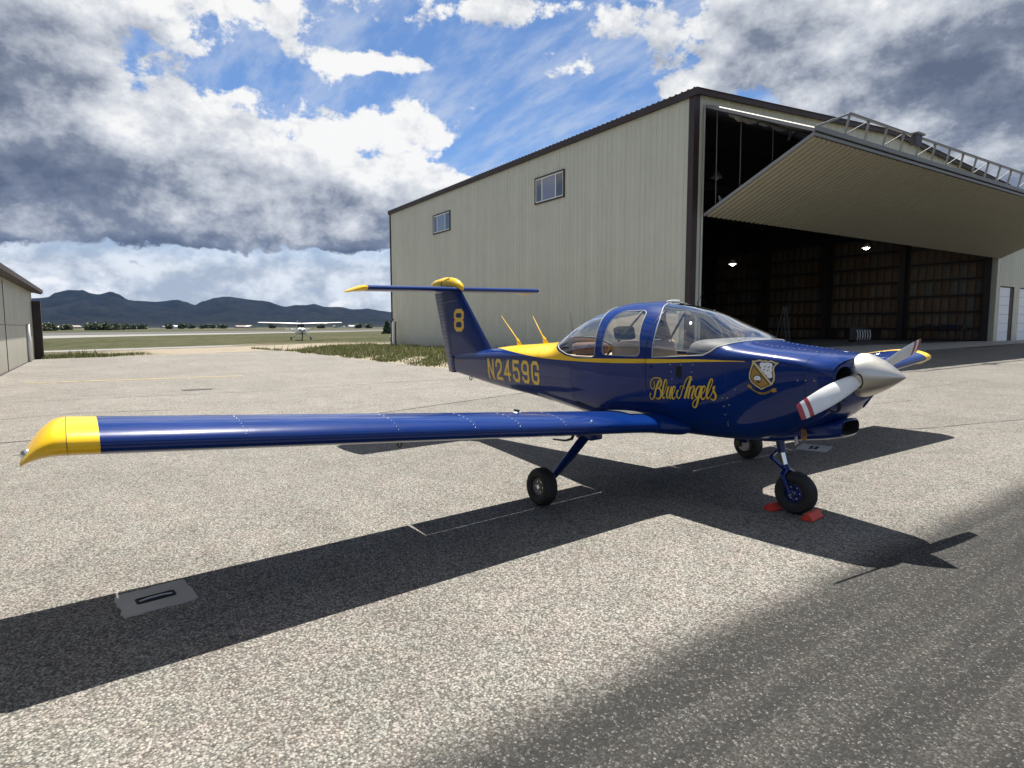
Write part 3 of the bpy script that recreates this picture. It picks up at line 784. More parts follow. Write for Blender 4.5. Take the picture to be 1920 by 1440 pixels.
# cockpit
def cockpit():
    b = MB()
    b.box((-2.3, -.46, .74), (-.55, .46, .76)); b.build('cabin_floor', DARKIN, plane)
    b = MB(); b.box((-2.62, -.40, 1.245), (-1.93, .40, 1.262)); b.build('baggage_shelf', TAN, plane)
    b = MB(); b.box((-1.96, -.45, .76), (-1.93, .45, 1.25)); b.build('rear_bulkhead', TAN, plane)
    rings = []
    for x, h, w in ((-.36, 1.425, .40), (-.46, 1.465, .44), (-.60, 1.475, .455), (-.78, 1.462, .455), (-.80, 1.42, .45)):
        rings.append([Vector((x, w*pw(math.sin(a), .45), 1.26+(h-1.26)*abs(math.cos(a))**.45)) for a in np.linspace(-math.pi/2, math.pi/2, 25)])
    b = MB(); b.loft(rings, False, True); b.build('glareshield', DASH, plane, smooth=True, sharp=60)
    b = MB(); b.box((-.80, -.45, 1.02), (-.785, .45, 1.30)); b.build('instrument_panel', BLACK, plane)
    for sg in (-1, 1):
        M = Matrix.Translation((-1.62, sg*.245, 1.0)) @ Matrix.Rotation(R(-14), 4, 'Y')
        b = MB(); b.box((-.06, -.20, -.08), (.05, .20, .44), M=M); b.build('seat_back', TAN, plane, bevel=.04, smooth=True)
        b = MB(); b.box((-.06, -.12, .46), (.03, .12, .60), M=M); b.build('headrest', mat('dark_upholstery', (.05, .05, .055), .8), plane, bevel=.03, smooth=True)
        b = MB(); b.box((-.02, -.21, -.05), (.46, .21, .06), M=Matrix.Translation((-1.62, sg*.245, .92))); b.build('seat_cushion', TAN, plane, bevel=.03, smooth=True)
        b = MB(); b.tube([(-.79, sg*.25, 1.14), (-.92, sg*.25, 1.15)], .014, 8)
        b.tube([(-.92, sg*.25-.13, 1.24), (-.93, sg*.25-.12, 1.15), (-.92, sg*.25, 1.13), (-.93, sg*.25+.12, 1.15), (-.92, sg*.25+.13, 1.24)], .014, 8); b.build('control_yoke', BLACK, plane, smooth=True)
        b = MB(); b.tube([(-1.86, sg*.43, 1.26), (-1.45, sg*.32, 1.72)], .012, 8); b.build('cabin_brace', BLACK, plane, smooth=True)
        b = MB(); b.tube([UP(-1.19-.13*(1-q), sg*q)-UPN(-1.19-.13*(1-q), sg*q)*.035 for q in np.linspace(.97, 0, 9)], .02, 8); b.build('roll_bow', BLACK, plane, smooth=True)
        b = MB(); b.tube([UP(-1.86-.10*(1-q), sg*q)-UPN(-1.86-.10*(1-q), sg*q)*.035 for q in np.linspace(.97, 0, 9)], .02, 8); b.build('roll_bow', BLACK, plane, smooth=True)
    b = MB(); b.box((-2.55, -.30, 1.262), (-2.25, .02, 1.40)); b.build('soft_bag', mat('brown_canvas', (.10, .05, .035), .9), plane, bevel=.05, smooth=True)
    b = MB(); b.add([(-1.80, -.36, 1.30), (-1.35, -.38, 1.27), (-1.30, -.10, 1.27), (-1.95, -.05, 1.42)], [(0, 1, 2, 3)]); b.add([(-1.80, -.36, 1.27), (-1.35, -.38, 1.24), (-1.30, -.10, 1.24), (-1.95, -.05, 1.39)], [(0, 1, 2, 3)]); b.build('folded_sunshade', TAN, plane)
    b = MB(); b.box((-.035, -.06, -.010), (.04, .06, .012), M=Matrix.Translation((-1.34, 0, 1.822)) @ Matrix.Rotation(R(-6), 4, 'Y')); b.build('satellite_antenna', WHITE, plane, bevel=.008, smooth=True)
    b = MB(); b.tube([(-1.10, .10, 1.765), (-1.13, .10, 1.80), (-1.06, .10, 1.90)], [.006, .004, .002], 6); b.build('thermometer_probe', BLACK, plane)
cockpit()

# antennas on the back
for x0, z0, x1, z1 in ((-3.99, 1.325, -4.37, 1.725), (-3.42, 1.362, -3.65, 1.715)):
    b = MB(); b.tube([(x0+.05, 0, z0-.01), (x0+.01, 0, z0+.06), (x0-.04, 0, z0+.11), (x1, 0, z1)], [.036, .020, .008, .0022], 10); b.build('blade_antenna', YELL, plane, smooth=True)
b = MB(); b.tube([(-2.95, .1, 1.40), (-3.00, .1, 1.62), (-3.02, .1, 1.74)], [.004, .003, .002], 6); b.build('whip_antenna', BLACK, plane)

# wings
def foil(n=22, th=.165, camber=.022):
    up, lo = [], []
    for k in range(n+1):
        c = .5*(1-math.cos(math.pi*k/n))
        t = 5*th*(.2969*math.sqrt(c)-.126*c-.3516*c*c+.2843*c**3-.1036*c**4)
        yc = camber/.16*(.8*c-c*c) if c < .4 else camber/.36*(.2+.8*c-c*c)
        up.append((c, yc+t)); lo.append((c, yc-t))
    return lo[::-1]+up[1:-1]         # TE lower -> LE -> TE upper
FO = foil()
CH, LEX = 1.12, -.93
DIH = math.tan(R(5.0))
def wing_sec(y, sg, chord=CH, le=LEX, zadd=0., ts=1., c0=0., c1=1.):
    z0 = .672+DIH*(y-.5)+zadd; inc = R(2.0)
    out = []
    for c, t in FO:
        cc = min(max(c, c0), c1)
        X, Z = -cc*chord, t*chord*ts
        out.append(Vector((le+X*math.cos(inc)+Z*math.sin(inc), sg*y, z0+X*math.sin(inc)*1.0+Z*math.cos(inc))))
    return out
def foil_z(c, upper):
    t = 5*.165*(.2969*math.sqrt(c)-.126*c-.3516*c*c+.2843*c**3-.1036*c**4)
    yc = .022/.16*(.8*c-c*c) if c < .4 else .022/.36*(.2+.8*c-c*c)
    return yc+t if upper else yc-t
def sec_range(y, sg, c0, cl, cu, chord=CH, le=LEX, ts=1., tail=False, cl1=1., n=18):
    """part of the wing section: nose to (cl lower, cu upper), or with tail=True from there to the trailing edge"""
    if not tail:
        pts = [(cl*(.5*(1+math.cos(math.pi*k/n))), False) for k in range(n)]+[(cu*(.5*(1-math.cos(math.pi*k/n))), True) for k in range(n+1)]
    else:
        pts = [(1-(1-cl)*k/8, False) for k in range(9)]+[(cu+(1-cu)*k/8, True) for k in range(8)]
    z0 = .672+DIH*(y-.5); inc = R(2.0); out = []
    for c, up in pts:
        X, Z = -c*chord, foil_z(max(c, 0.), up)*chord*ts
        out.append(Vector((le+X*math.cos(inc)+Z*math.sin(inc), sg*y, z0+X*math.sin(inc)+Z*math.cos(inc))))
    return out
def wing(sg):
    nm = 'starboard' if sg < 0 else 'port'
    root = MB(); rings = []
    for y, le, ts in ((.42, .17, 1.10), (.50, .14, 1.07), (.57, .085, 1.04), (.66, .035, 1.01), (.80, .008, 1.0), (.95, 0, 1.0)):
        rings.append(wing_sec(y, sg, CH+le*1.15, LEX+le, 0, ts*CH/(CH+le*1.15)))
    root.loft(rings[:4], True, False)
    front = lambda y, le=0., ts=1.: sec_range(y, sg, 0., .715, .750, CH+le*1.15, LEX+le, ts*CH/(CH+le*1.15))
    root.loft([front(.66, .035, 1.01), front(.80, .008)]+[front(float(y)) for y in np.linspace(.95, 4.56, 15)], True, True)
    root.loft([wing_sec(y, sg) for y in (4.56, 4.65, 4.74, 4.82)], True, False)
    root.add(wing_sec(4.56, sg), [tuple(range(len(FO)))]); root.add(rings[3], [tuple(range(len(FO)))])
    w = root.build('wing', BLUE, plane, smooth=True, sharp=50)
    tag(w, 'blue %s wing panel' % ('near' if sg < 0 else 'far'))
    # painted outer band and moulded tip
    b = MB(); b.loft([wing_sec(y, sg) for y in (4.82, 4.90, 4.955)], True, False); band = b.build('wing_end_band', YELL, plane, smooth=True, sharp=50)
    rings = []
    for k in range(9):
        u = k/8; y = 4.96+.20*u
        cut = u**2.0
        chord = CH*(1-.20*cut); le = LEX-.17*CH*cut
        rings.append(wing_sec(y, sg, chord, le, -.120*u**2.0, 1-.70*u**2.0))
    b = MB(); b.loft(rings, True, False); b.add(rings[-1], [tuple(range(len(rings[-1])))])
    tip = b.build('wing_tip', YELL, plane, smooth=True, sharp=60)
    b = MB(); b.tube([q for q in wing_sec(4.957, sg)]+[wing_sec(4.957, sg)[0]], .0022, 4, cap=False); b.build('tip_joint', GOLDD, tip)
    for c in (.02, .07, .14, .3, .45):
        for dy in (-.022,):
            pass
    # light on the tip
    tx = rings[-2][22+2]
    c0 = wing_sec(5.145, sg, CH*.82, LEX-.16*CH, -.11, .4)[22]+Vector((-.01, -sg*.015, .035))
    M = Matrix.Translation(c0+Vector((-.02, 0, .005)))
    b = MB(); b.lathe([(.0001, .045), (.014, .040), (.021, .022), (.023, 0), (.023, -.03)], 14, M @ Matrix.Rotation(R(90), 4, 'Y')); b.build('navigation_light', glass('clear_lens', (.9, .95, .95), 2.5), tip, smooth=True)
    b = MB(); b.lathe([(.026, -.028), (.027, -.004), (.023, -.002), (.012, .012), (.0001, .020)], 14, M @ Matrix.Rotation(R(90), 4, 'Y')); b.build('lamp_socket', CHROME, tip, smooth=True)
    # gap lines of aileron and flap, on the upper skin
    def skin(y, c, off=.0006, upper=True):
        s = wing_sec(y, sg); idx = min(range(len(FO)), key=lambda i: abs(FO[i][0]-c)+(0 if (i >= 22) == upper else 9))
        i2 = idx+1 if FO[idx][0] < c and idx+1 < len(FO) else max(idx-1, 22)
        a, d = FO[idx][0], FO[i2][0]; t = 0 if abs(d-a) < 1e-6 else (c-a)/(d-a)
        return s[idx].lerp(s[i2], min(max(t, 0), 1))+Vector((0, 0, off))
    for y0, y1, part in ((.675, 2.55, 'flap'), (2.575, 4.55, 'aileron')):
        b = MB(); b.loft([sec_range(float(y), sg, 0, *((.7200, .7550) if part == 'flap' else (.7170, .7520)), tail=True) for y in np.linspace(y0, y1, 8)], True, True); b.build(part, BLUE, plane, smooth=True, sharp=40)
    # skin laps with rivets
    for y in (1.70, 2.15, 2.55, 3.15, 4.10):
        pts = [skin(y, c) for c in (.002, .01, .03, .06, .10, .16, .24, .34, .46, .6, .73)]
        b = MB(); b.tube(pts, .0013, 4); b.build('skin_joint', mat('worn_edge', (.05, .07, .16), .5), w)
        for c in (.02, .045, .08, .12, .17, .23, .30):
            if 'riv' not in MATS_O:
                bb = MB(); bb.lathe([(.0001, .0012), (.0018, .0009), (.0027, 0)], 8); MATS_O['riv'] = bb.build('wing_rivet', ALU, w, smooth=True); o = MATS_O['riv']
            else: o = obj('wing_rivet', MATS_O['riv'].data, w)
            o.location = skin(y+.02, c, .0008); o.rotation_euler = (0, R(40*(.25-c)*4) if c < .25 else 0, 0)
    # fuel cap
    q = skin(1.95 if sg < 0 else 2.0, .34, .001)
    b = MB(); b.lathe([(.0001, .006), (.026, .006), (.030, .004), (.036, 0)], 20, Matrix.Translation(q)); fc = b.build('fuel_cap', STEEL, w, smooth=True)
    b = MB(); b.box((-.03, -.010, .008), (.03, .010, .026), M=Matrix.Translation(q)); b.build('fuel_cap_latch', BLACK, w, bevel=.004)
    # walkway by the cabin, strobe and screws
    pts = []
    b = MB(); rows = []
    for y in (.60, .72, .84):
        s = wing_sec(y, sg, CH+.06, LEX+.06 if y < .7 else LEX+.02, 0, 1.015); rows.append([s[i]+Vector((0, 0, .0015)) for i in range(22+6, 22+15)])
    b.loft(rows, False, False); b.build('walkway', mat('grey_grit', (.055, .056, .055), .95, bump=.6, bscale=200., var=.3, vscale=60.), w, smooth=True)
    q = skin(1.42, .045, .001)
    b = MB(); b.lathe([(.0001, .012), (.006, .011), (.009, 0)], 12, Matrix.Translation(q)); b.build('stall_tab', CHROME, w, smooth=True)
    # tie-down ring and pitot
    zz = .672+DIH*(2.8-.5)-.11
    b = MB(); b.tube([(-1.42+.0*math.cos(a), sg*2.95+.014*math.cos(a), zz-.012+.03*math.sin(a)) for a in np.linspace(0, 2*math.pi, 15)], .005, 6, cap=False); b.build('tie_down_ring', BLACK, plane, smooth=True)
    if sg < 0:
        z1 = .60
        b = MB(); b.tube([(-1.56, -1.10, z1+.02), (-1.58, -1.12, z1-.06), (-1.65, -1.14, z1-.085), (-1.80, -1.17, z1-.09)], [.016, .015, .011, .008], 8); b.build('pitot_mast', BLACK, plane, smooth=True)
MATS_O = {}
wing(-1); wing(1)

# tail
def slab(name, le0, te0, le1, te1, z0, z1, th, m, parent, vertical=True, n=10):
    """tapered symmetric surface between two stations"""
    rings = []
    for k in range(n+1):
        u = k/n; le, te, q = le0+(le1-le0)*u, te0+(te1-te0)*u, z0+(z1-z0)*u
        c = le-te; ring = []
        for cc, t in SYM:
            X, T = le-cc*c, t*th
            ring.append(Vector((X, T, q)) if vertical else Vector((X, q, T)))
        rings.append(ring)
    b = MB(); b.loft(rings, True, True)
    return b.build(name, m, parent, smooth=True, sharp=45)
def symprof(th=.5):
    up = []
    for k in range(15):
        c = .5*(1-math.cos(math.pi*k/14)); up.append((c, 5*(.2969*math.sqrt(c)-.126*c-.3516*c*c+.2843*c**3-.1036*c**4)))
    return [(c, -t) for c, t in up[::-1]]+up[1:-1]
SYM = symprof()
def half_slab(name, A, B, z0, z1, ta, tb, m):
    """fin/rudder piece: front edge line A(x at z0,z1), rear edge line B, half thickness ta at front, tb at rear"""
    b = MB()
    def P(x, y, z): return Vector((x, y, z))
    v = [P(A[0], -ta, z0), P(A[1], -ta*.8, z1), P(B[1], -tb, z1), P(B[0], -tb, z0), P(A[0], ta, z0), P(A[1], ta*.8, z1), P(B[1], tb, z1), P(B[0], tb, z0)]
    b.add(v, [(0, 1, 2, 3), (4, 7, 6, 5), (0, 4, 5, 1), (3, 2, 6, 7), (0, 3, 7, 4), (1, 5, 6, 2)])
    return b.build(name, m, plane, bevel=.006, smooth=True, sharp=40)
# fin: airfoil nose back to the hinge line
rings = []
for k in range(13):
    u = k/12; z = 1.13+(2.13-1.13)*u
    le = -4.50-.955*u - (.0 if u > .12 else -.22*(1-u/.12)**2); hx = -5.685-.25*u
    c = le-hx; ring = []
    T = .062-.018*u
    prof = [(0, 0), (.03, .38), (.08, .6), (.18, .85), (.35, 1.), (.6, .95), (1., .72)]
    for q, t in [(a, -b_) for a, b_ in prof[::-1]]+prof[1:]: ring.append(Vector((le-q*c, t*T, z)))
    rings.append(ring)
b = MB(); b.loft(rings, True, True); b.build('fin', BLUE, plane, smooth=True, sharp=45)
# rudder with pressed stiffening beads
rings = []; NB = 44
for k in range(NB*6+1):
    u = k/(NB*6); z = .865+(2.12-.865)*u
    hx = -5.625-.315*u-.008; tx = -5.875-.42*u
    bead = max(0., math.cos(2*math.pi*u*22))**2*.0024
    T = .040-.012*u
    ring = []
    for q, t in ((0, .0), (.02, .75), (.2, 1.), (.5, .66), (.9, .18), (1., .05)):
        ring.append(Vector((hx+(tx-hx)*q, -(t*T+(bead if .1 < q < .95 else 0)), z)))
    for q, t in ((1., .05), (.9, .18), (.5, .66), (.2, 1.), (.02, .75)):
        ring.append(Vector((hx+(tx-hx)*q, t*T+(bead if .1 < q < .95 else 0), z)))
    rings.append(ring)
b = MB(); b.loft(rings, True, True); b.build('rudder', RUD, plane, smooth=True, sharp=35)
# tailplane and elevators
STZ = 2.145
slab('tailplane', -5.44, -5.98, -5.44, -5.98, -1.50, 1.50, .085, BLUE, plane, False, 12).location.z = STZ
for sg in (-1, 1):
    rings = []
    for y in np.linspace(.06, 1.50, 9):
        ring = []
        for q, t in ((0, 0), (.04, .8), (.3, .85), (1., .08), (1., -.08), (.3, -.85), (.04, -.8)): ring.append(Vector((-5.95-.30*q, sg*float(y), STZ+t*.026)))
        rings.append(ring)
    b = MB(); b.loft(rings, True, True); b.build('elevator', BLUE, plane, smooth=True, sharp=40)
    rings = []
    for k in range(8):
        u = k/7; y = 1.50+.105*u
        le = -5.43-.42*u**2.1; te = -6.24+.10*u**2; c = le-te
        rings.append([Vector((le-q*c, sg*y, STZ-.035*u**2+t*.088*(1-.80*u**1.5))) for q, t in SYM])
    b = MB(); b.loft(rings, True, True); b.build('tailplane_tip', YELL, plane, smooth=True, sharp=60)
# wrapped yellow fairing on the fin top
rings = []; r9 = random.Random(4)
for x, z0, z1, w in ((-6.40, 2.205, 2.245, .018), (-6.33, 2.195, 2.29, .045), (-6.22, 2.185, 2.325, .062), (-6.08, 2.180, 2.345, .072), (-5.92, 2.175, 2.352, .078), (-5.75, 2.165, 2.345, .080), (-5.62, 2.15, 2.32, .076), (-5.50, 2.14, 2.27, .062), (-5.42, 2.13, 2.21, .035), (-5.395, 2.14, 2.17, .012)):
    zc, hz = (z0+z1)/2, (z1-z0)/2
    rings.append([Vector((x+r9.uniform(-.008, .008), w*math.cos(a)*r9.uniform(.92, 1.08), zc+hz*math.sin(a)*r9.uniform(.93, 1.07))) for a in np.linspace(0, 2*math.pi, 17)[:-1]])
b = MB(); b.loft(rings, True, True); b.build('fin_top_fairing', YELL, plane, smooth=True, sharp=60)
b = MB(); b.tube([(-5.93, -.081, 2.20), (-5.92, -.080, 2.27), (-5.80, -.066, 2.31), (-5.70, -.05, 2.335)], .004, 5); b.build('fairing_joint', BLACK, plane)
b = MB(); b.tube([(-5.50, -.045, 1.98), (-5.72, -.047, 1.965), (-5.92, -.036, 1.955)], .004, 5); b.build('fin_joint', STEEL, plane)

# propeller
HX, HZ, BA = .525, 1.205, .22
prop_m = Matrix.Translation((HX, 0, HZ))
b = MB(); prof = [(.165, -.035), (.166, 0)]
for k in range(1, 15):
    u = k/14; prof.append((.166*(1-u**1.42)**.97 if u < 1 else .0001, .285*u))
prof = [(r_, h) for r_, h in prof]
b.lathe(prof, 48, prop_m @ Matrix.Rotation(R(90), 4, 'Y')); b.build('spinner', ALU, plane, smooth=True)
b = MB(); b.lathe([(.0001, -.037), (.167, -.037), (.167, -.030)], 40, prop_m @ Matrix.Rotation(R(90), 4, 'Y')); b.build('spinner_backplate', BLACK, plane)
for a in (20, 110, 200, 290, 65, 155, 245, 335):
    q = Vector((HX-.012, .1665*math.cos(R(a)), HZ+.1665*math.sin(R(a))))
    bb = MB(); bb.lathe([(.0001, .003), (.005, .002), (.006, 0)], 8); o = bb.build('spinner_screw', BLACK, plane); o.location = q
    o.rotation_euler = Vector((0, math.cos(R(a)), math.sin(R(a)))).to_track_quat('Z', 'Y').to_euler()
prop = bpy.data.objects.new('propeller', None); COL.objects.link(prop); prop.parent = plane
def blade(sg):
    rad = Vector((0, sg*math.cos(BA), sg*math.sin(BA)))
    tang = Vector((0, -sg*math.sin(BA), sg*math.cos(BA)))     # towards the leading edge (turning clockwise from the cockpit)
    tang = Vector((0, -rad.z, rad.y))
    fw = Vector((1, 0, 0))
    chord = pchip([(.10, .080), (.18, .105), (.35, .132), (.55, .145), (.75, .135), (.88, .120), (.93, .110)])
    pit = pchip([(.10, 42), (.25, 34), (.5, 25), (.75, 19), (.93, 16)])
    secs = []; rs = [.10, .14, .2, .28, .36, .45, .54, .62, .70, .780, .780, .828, .828, .876, .876, .905, .918, .926]
    for r_ in rs:
        c = chord(r_)*(1. if r_ < .912 else .95); B = R(pit(r_)); th = .024-.019*(r_/.93)
        cd = tang*math.cos(B)*1.0+fw*math.sin(B); nd = fw*math.cos(B)-tang*math.sin(B)
        ring = []
        for q, t in ((-.5, 0), (-.42, .45), (-.2, .95), (.1, 1.), (.35, .75), (.47, .35), (.5, 0), (.45, -.12), (0, -.18), (-.45, -.08)):
            ring.append(Vector((HX+.0, 0, HZ))+rad*r_+cd*(q*c)+nd*(t*th))
        secs.append(ring)
    for i0, i1, m, nm in ((0, 9, WHITE, 'propeller_blade'), (10, 11, RED, 'blade_band'), (12, 13, WHITE, 'blade_band'), (14, 17, RED, 'blade_band')):
        b = MB(); b.loft(secs[i0:i1+1], True, i1 == 17); b.build(nm, m, prop, smooth=True, sharp=50)
    b = MB(); b.lathe([(.062, 0), (.064, .012), (.056, .02), (.05, .02)], 20, Matrix.Translation(Vector((HX+.012, 0, HZ))+rad*.135) @ rad.to_track_quat('Z', 'Y').to_matrix().to_4x4() @ Matrix.Diagonal((.7, 1., 1., 1))); b.build('blade_cuff', BLACK, prop, smooth=True)
blade(-1); blade(1)

# undercarriage
def wheel(c, r_, w, sg, hubm, tilt=0.):
    M = Matrix.Translation(c) @ Matrix.Rotation(tilt, 4, 'X') @ Matrix.Rotation(R(90)*(-sg), 4, 'X')
    h = w/2; b = MB(); ri = r_*.46
    prof = [(ri, -h*.62), (ri*1.12, -h*.80), (r_*.72, -h*.98), (r_*.88, -h*.90), (r_*.955, -h*.68), (r_*.982, -h*.52)]
    for g in (-.38, -.13, .13, .38):
        prof += [(r_*(1.0-.01*abs(g)), h*(g-.09)), (r_*.972, h*(g-.075)), (r_*.972, h*(g-.02)), (r_*(1.0-.01*abs(g)), h*(g-.005))]
    prof += [(r_*.982, h*.52), (r_*.955, h*.68), (r_*.88, h*.90), (r_*.72, h*.98), (ri*1.12, h*.80), (ri, h*.62)]
    b.lathe(prof, 44, M); ty = b.build('wheel', RUBBER, plane, smooth=True, sharp=35)
    b = MB(); b.lathe([(ri, -h*.6), (ri*.98, h*.60), (ri*.88, h*.64), (ri*.80, h*.42), (ri*.50, h*.36), (ri*.44, h*.52), (ri*.30, h*.56), (.0001, h*.56)], 32, M); b.lathe([(ri, -h*.6), (.0001, -h*.5)], 32, M); b.build('rim', hubm, ty, smooth=True, sharp=40)
    for k in range(6):
        a = k*math.pi/3; b = MB(); b.lathe([(.0001, .006), (.006, .005), (.007, 0)], 8, M @ Matrix.Translation((ri*.64*math.cos(a), ri*.64*math.sin(a), h*.40)))
        b.build('wheel_bolt', CHROME, ty)
    b = MB(); b.lathe([(ri*.22, h*.5), (ri*.22, h*.66), (.0001, h*.70)], 16, M); b.build('axle_cap', CHROME, ty, smooth=True, sharp=40)
HUBG = mat('grey_wheel_paint', (.22, .22, .22), .5)
HUBB = mat('blue_wheel_paint', (.008, .020, .13), .4)
for sg in (-1, 1):
    wz = .170
    c = Vector((-1.50, sg*1.545, wz))
    wheel(c, .170, .135, sg, HUBG, R(3)*sg)
    zt = .60
    p0, p1 = Vector((-1.50, sg*.98, zt)), Vector((-1.50, sg*1.475, wz+.03))
    rings = []
    for k in range(7):
        u = k/6; q = p0.lerp(p1, u)+Vector((0, 0, -.012*math.sin(u*math.pi)))
        d = (p1-p0).normalized(); nn = Vector((0, d.z, -d.y)); wx, tk = .062-.018*u, .021-.006*u
        rings.append([q+Vector((1, 0, 0))*wx*pw(math.cos(a), .5)+nn*tk*pw(math.sin(a), .5) for a in np.linspace(0, 2*math.pi, 17)[:-1]])
    b = MB(); b.loft(rings, True, True); b.build('main_gear_leg', BLUE, plane, smooth=True, sharp=60)
    b = MB(); b.box((-.11, -.075, -.05), (.11, .075, .03), M=Matrix.Translation((-1.50, sg*.975, .585))); b.build('gear_fairing', BLUE, plane, bevel=.02, smooth=True)
    b = MB(); b.tube([(-1.50, sg*1.46, wz), (-1.50, sg*1.54, wz)], .022, 10); b.lathe([(.0001, 0), (.075, 0), (.075, .006), (.0001, .006)], 24, Matrix.Translation((-1.50, sg*1.465, wz)) @ Matrix.Rotation(R(90), 4, 'X')); b.build('brake_disc', STEEL, plane, smooth=True, sharp=40)
    b = MB(); b.box((-.03, -.025, -.04), (.03, .025, .04), M=Matrix.Translation((-1.565, sg*1.462, wz+.01))); b.build('brake_caliper', BLACK, plane, bevel=.006)
    b = MB(); b.tube([(-1.44, sg*1.02, .56), (-1.43, sg*1.25, .36+.02), (-1.44, sg*1.42, wz+.09), (-1.53, sg*1.46, wz+.06)], .006, 6); b.build('brake_hose', BLACK, plane, smooth=True)
# nose leg
nz = .178
wheel(Vector((.0, 0, nz)), .176, .130, -1, HUBB)
ax = Vector((0, 0, nz)); T0 = Vector((-.165, 0, .64)); T1 = Vector((-.135, 0, .50)); T2 = Vector((-.098, 0, .375))
b = MB(); b.tube([T0, T1], .036, 16); b.build('nose_strut_cylinder', BLUE, plane, smooth=True, sharp=40)
b = MB(); b.tube([T1, T2], .023, 16); b.build('nose_strut_piston', CHROME, plane, smooth=True, sharp=40)
b = MB(); b.tube([T2+Vector((-.012, 0, .02)), T2+Vector((.012, 0, -.03))], .034, 14)
for sg in (-1, 1):
    pts = [T2+Vector((.01, sg*.02, -.02)), T2+Vector((.02, sg*.078, -.05)), Vector((-.055, sg*.086, .29)), Vector((-.02, sg*.086, .22)), Vector((0, sg*.084, nz))]
    b.tube(pts, [.024, .022, .018, .017, .022], 10)
b.build('nose_fork', BLUE, plane, smooth=True, sharp=50)
b = MB(); b.tube([(0, -.095, nz), (0, .095, nz)], .016, 12); b.build('nose_axle', CHROME, plane, smooth=True, sharp=40)
for p, q in ((T1+Vector((-.03, 0, .02)), Vector((-.235, 0, .445))), (Vector((-.235, 0, .445)), T2+Vector((-.02, 0, -.005)))):
    b = MB(); b.beam(p, q, .045, .018); b.build('torque_link', BLUE, plane, bevel=.004)
b = MB(); b.tube([(-.32, -.03, .60), (-.32, -.03, .545), (-.315, -.03, .535)], .007, 6); b.build('fuel_drain', BLACK, plane)


# ------------------------------------------------------------------ lettering and crest
def stroke(pts, ws, fn, off, b, step=.02):
    """a stroke of varying width laid on a surface: pts in plane, widths per point"""
    P = [Vector(q) for q in pts]; W = list(ws) if isinstance(ws, (list, tuple)) else [ws]*len(P)
    Q, V = [], []
    for i in range(len(P)-1):
        k = max(1, int((P[i+1]-P[i]).length/step))
        for j in range(k): Q.append(P[i].lerp(P[i+1], j/k)); V.append(W[i]+(W[i+1]-W[i])*j/k)
    Q.append(P[-1]); V.append(W[-1])
    L, Rr = [], []
    for i, q in enumerate(Q):
        a, c = Q[max(i-1, 0)], Q[min(i+1, len(Q)-1)]
        d0 = (q-a).normalized() if i else (c-q).normalized(); d1 = (c-q).normalized() if i < len(Q)-1 else d0
        m = Vector((-d0.y-d1.y, d0.x+d1.x))
        m = m.normalized() if m.length > 1e-6 else Vector((-d0.y, d0.x))
        k = 1/max(.45, m.dot(Vector((-d0.y, d0.x))))
        L.append(q+m*V[i]/2*k); Rr.append(q-m*V[i]/2*k)
    n = len(Q); vs = [fn(p.x, p.y, off) for p in L+Rr]
    b.add(vs, [(i, i+1, n+i+1, n+i) for i in range(n-1)])
def smoothline(pts, ws, k=5):
    """Catmull-Rom through points"""
    P = [Vector(q) for q in pts]; out, wo = [], []
    for i in range(len(P)-1):
        p0, p1, p2, p3 = P[max(i-1, 0)], P[i], P[i+1], P[min(i+2, len(P)-1)]
        for j in range(k):
            t = j/k; out.append(.5*((2*p1)+(p2-p0)*t+(2*p0-5*p1+4*p2-p3)*t*t+(3*p1-p0-3*p2+p3)*t**3)); wo.append(ws[i]+(ws[i+1]-ws[i])*t)
    out.append(P[-1]); wo.append(ws[-1])
    return out, wo
GL = {
 'N': [[(0, 0), (0, 1)], [(0, 1), (1, 0)], [(1, 0), (1, 1)]],
 '2': [[(0, .72), (0, .84), (.22, 1), (.78, 1), (1, .84), (1, .62), (.86, .48), (.12, .16), (0, 0), (1, 0)]],
 '4': [[(.74, 0), (.74, 1)], [(.74, 1), (0, .30), (1.05, .30)]],
 '5': [[(.95, 1), (.05, 1), (.03, .56), (.30, .62), (.78, .62), (1, .46), (1, .16), (.78, 0), (.22, 0), (0, .16), (0, .24)]],
 '9': [[(1, .50), (.78, .44), (.22, .44), (0, .58), (0, .84), (.22, 1), (.78, 1), (1, .84), (1, .16), (.78, 0), (.22, 0), (0, .14), (0, .16)]],
 'G': [[(1, .74), (1, .84), (.78, 1), (.22, 1), (0, .84), (0, .16), (.22, 0), (.78, 0), (1, .16), (1, .44), (.55, .44)]],
 '8': [[(.5, .52), (.2, .52), (0, .66), (0, .86), (.2, 1), (.8, 1), (1, .86), (1, .66), (.8, .52), (.5, .52)], [(.5, .52), (.8, .52), (1, .38), (1, .14), (.8, 0), (.2, 0), (0, .14), (0, .38), (.2, .52), (.5, .52)]],
}
def letters(txt, x0, x1, z0, z1, fn, sw, m, part, gap=.32, slope=0., off=.0022):
    n = len(txt); cw = (x1-x0)/(n+gap*(n-1)); h = z1-z0
    grp = bpy.data.objects.new(part.replace('letter', 'marking'), None); COL.objects.link(grp); grp.parent = plane
    for i, ch in enumerate(txt):
        b = MB(); xs = x0+i*cw*(1+gap)
        for k, st in enumerate(GL[ch]):
            pts = [(xs+sw/2+px*(cw-sw), z0+sw/2+pz*(h-sw)+slope*(xs-x0)) for px, pz in st]
            # square the ends a little
            a, c = Vector(pts[0]), Vector(pts[1]); d = (a-c).normalized()*sw*.45; pts[0] = tuple(a+d) if ch not in '8' else pts[0]
            a, c = Vector(pts[-1]), Vector(pts[-2]); d = (a-c).normalized()*sw*.45; pts[-1] = tuple(a+d) if ch not in '8' else pts[-1]
            stroke(pts, sw, fn, off+.0004*k, b)
        b.build(part, m, grp)
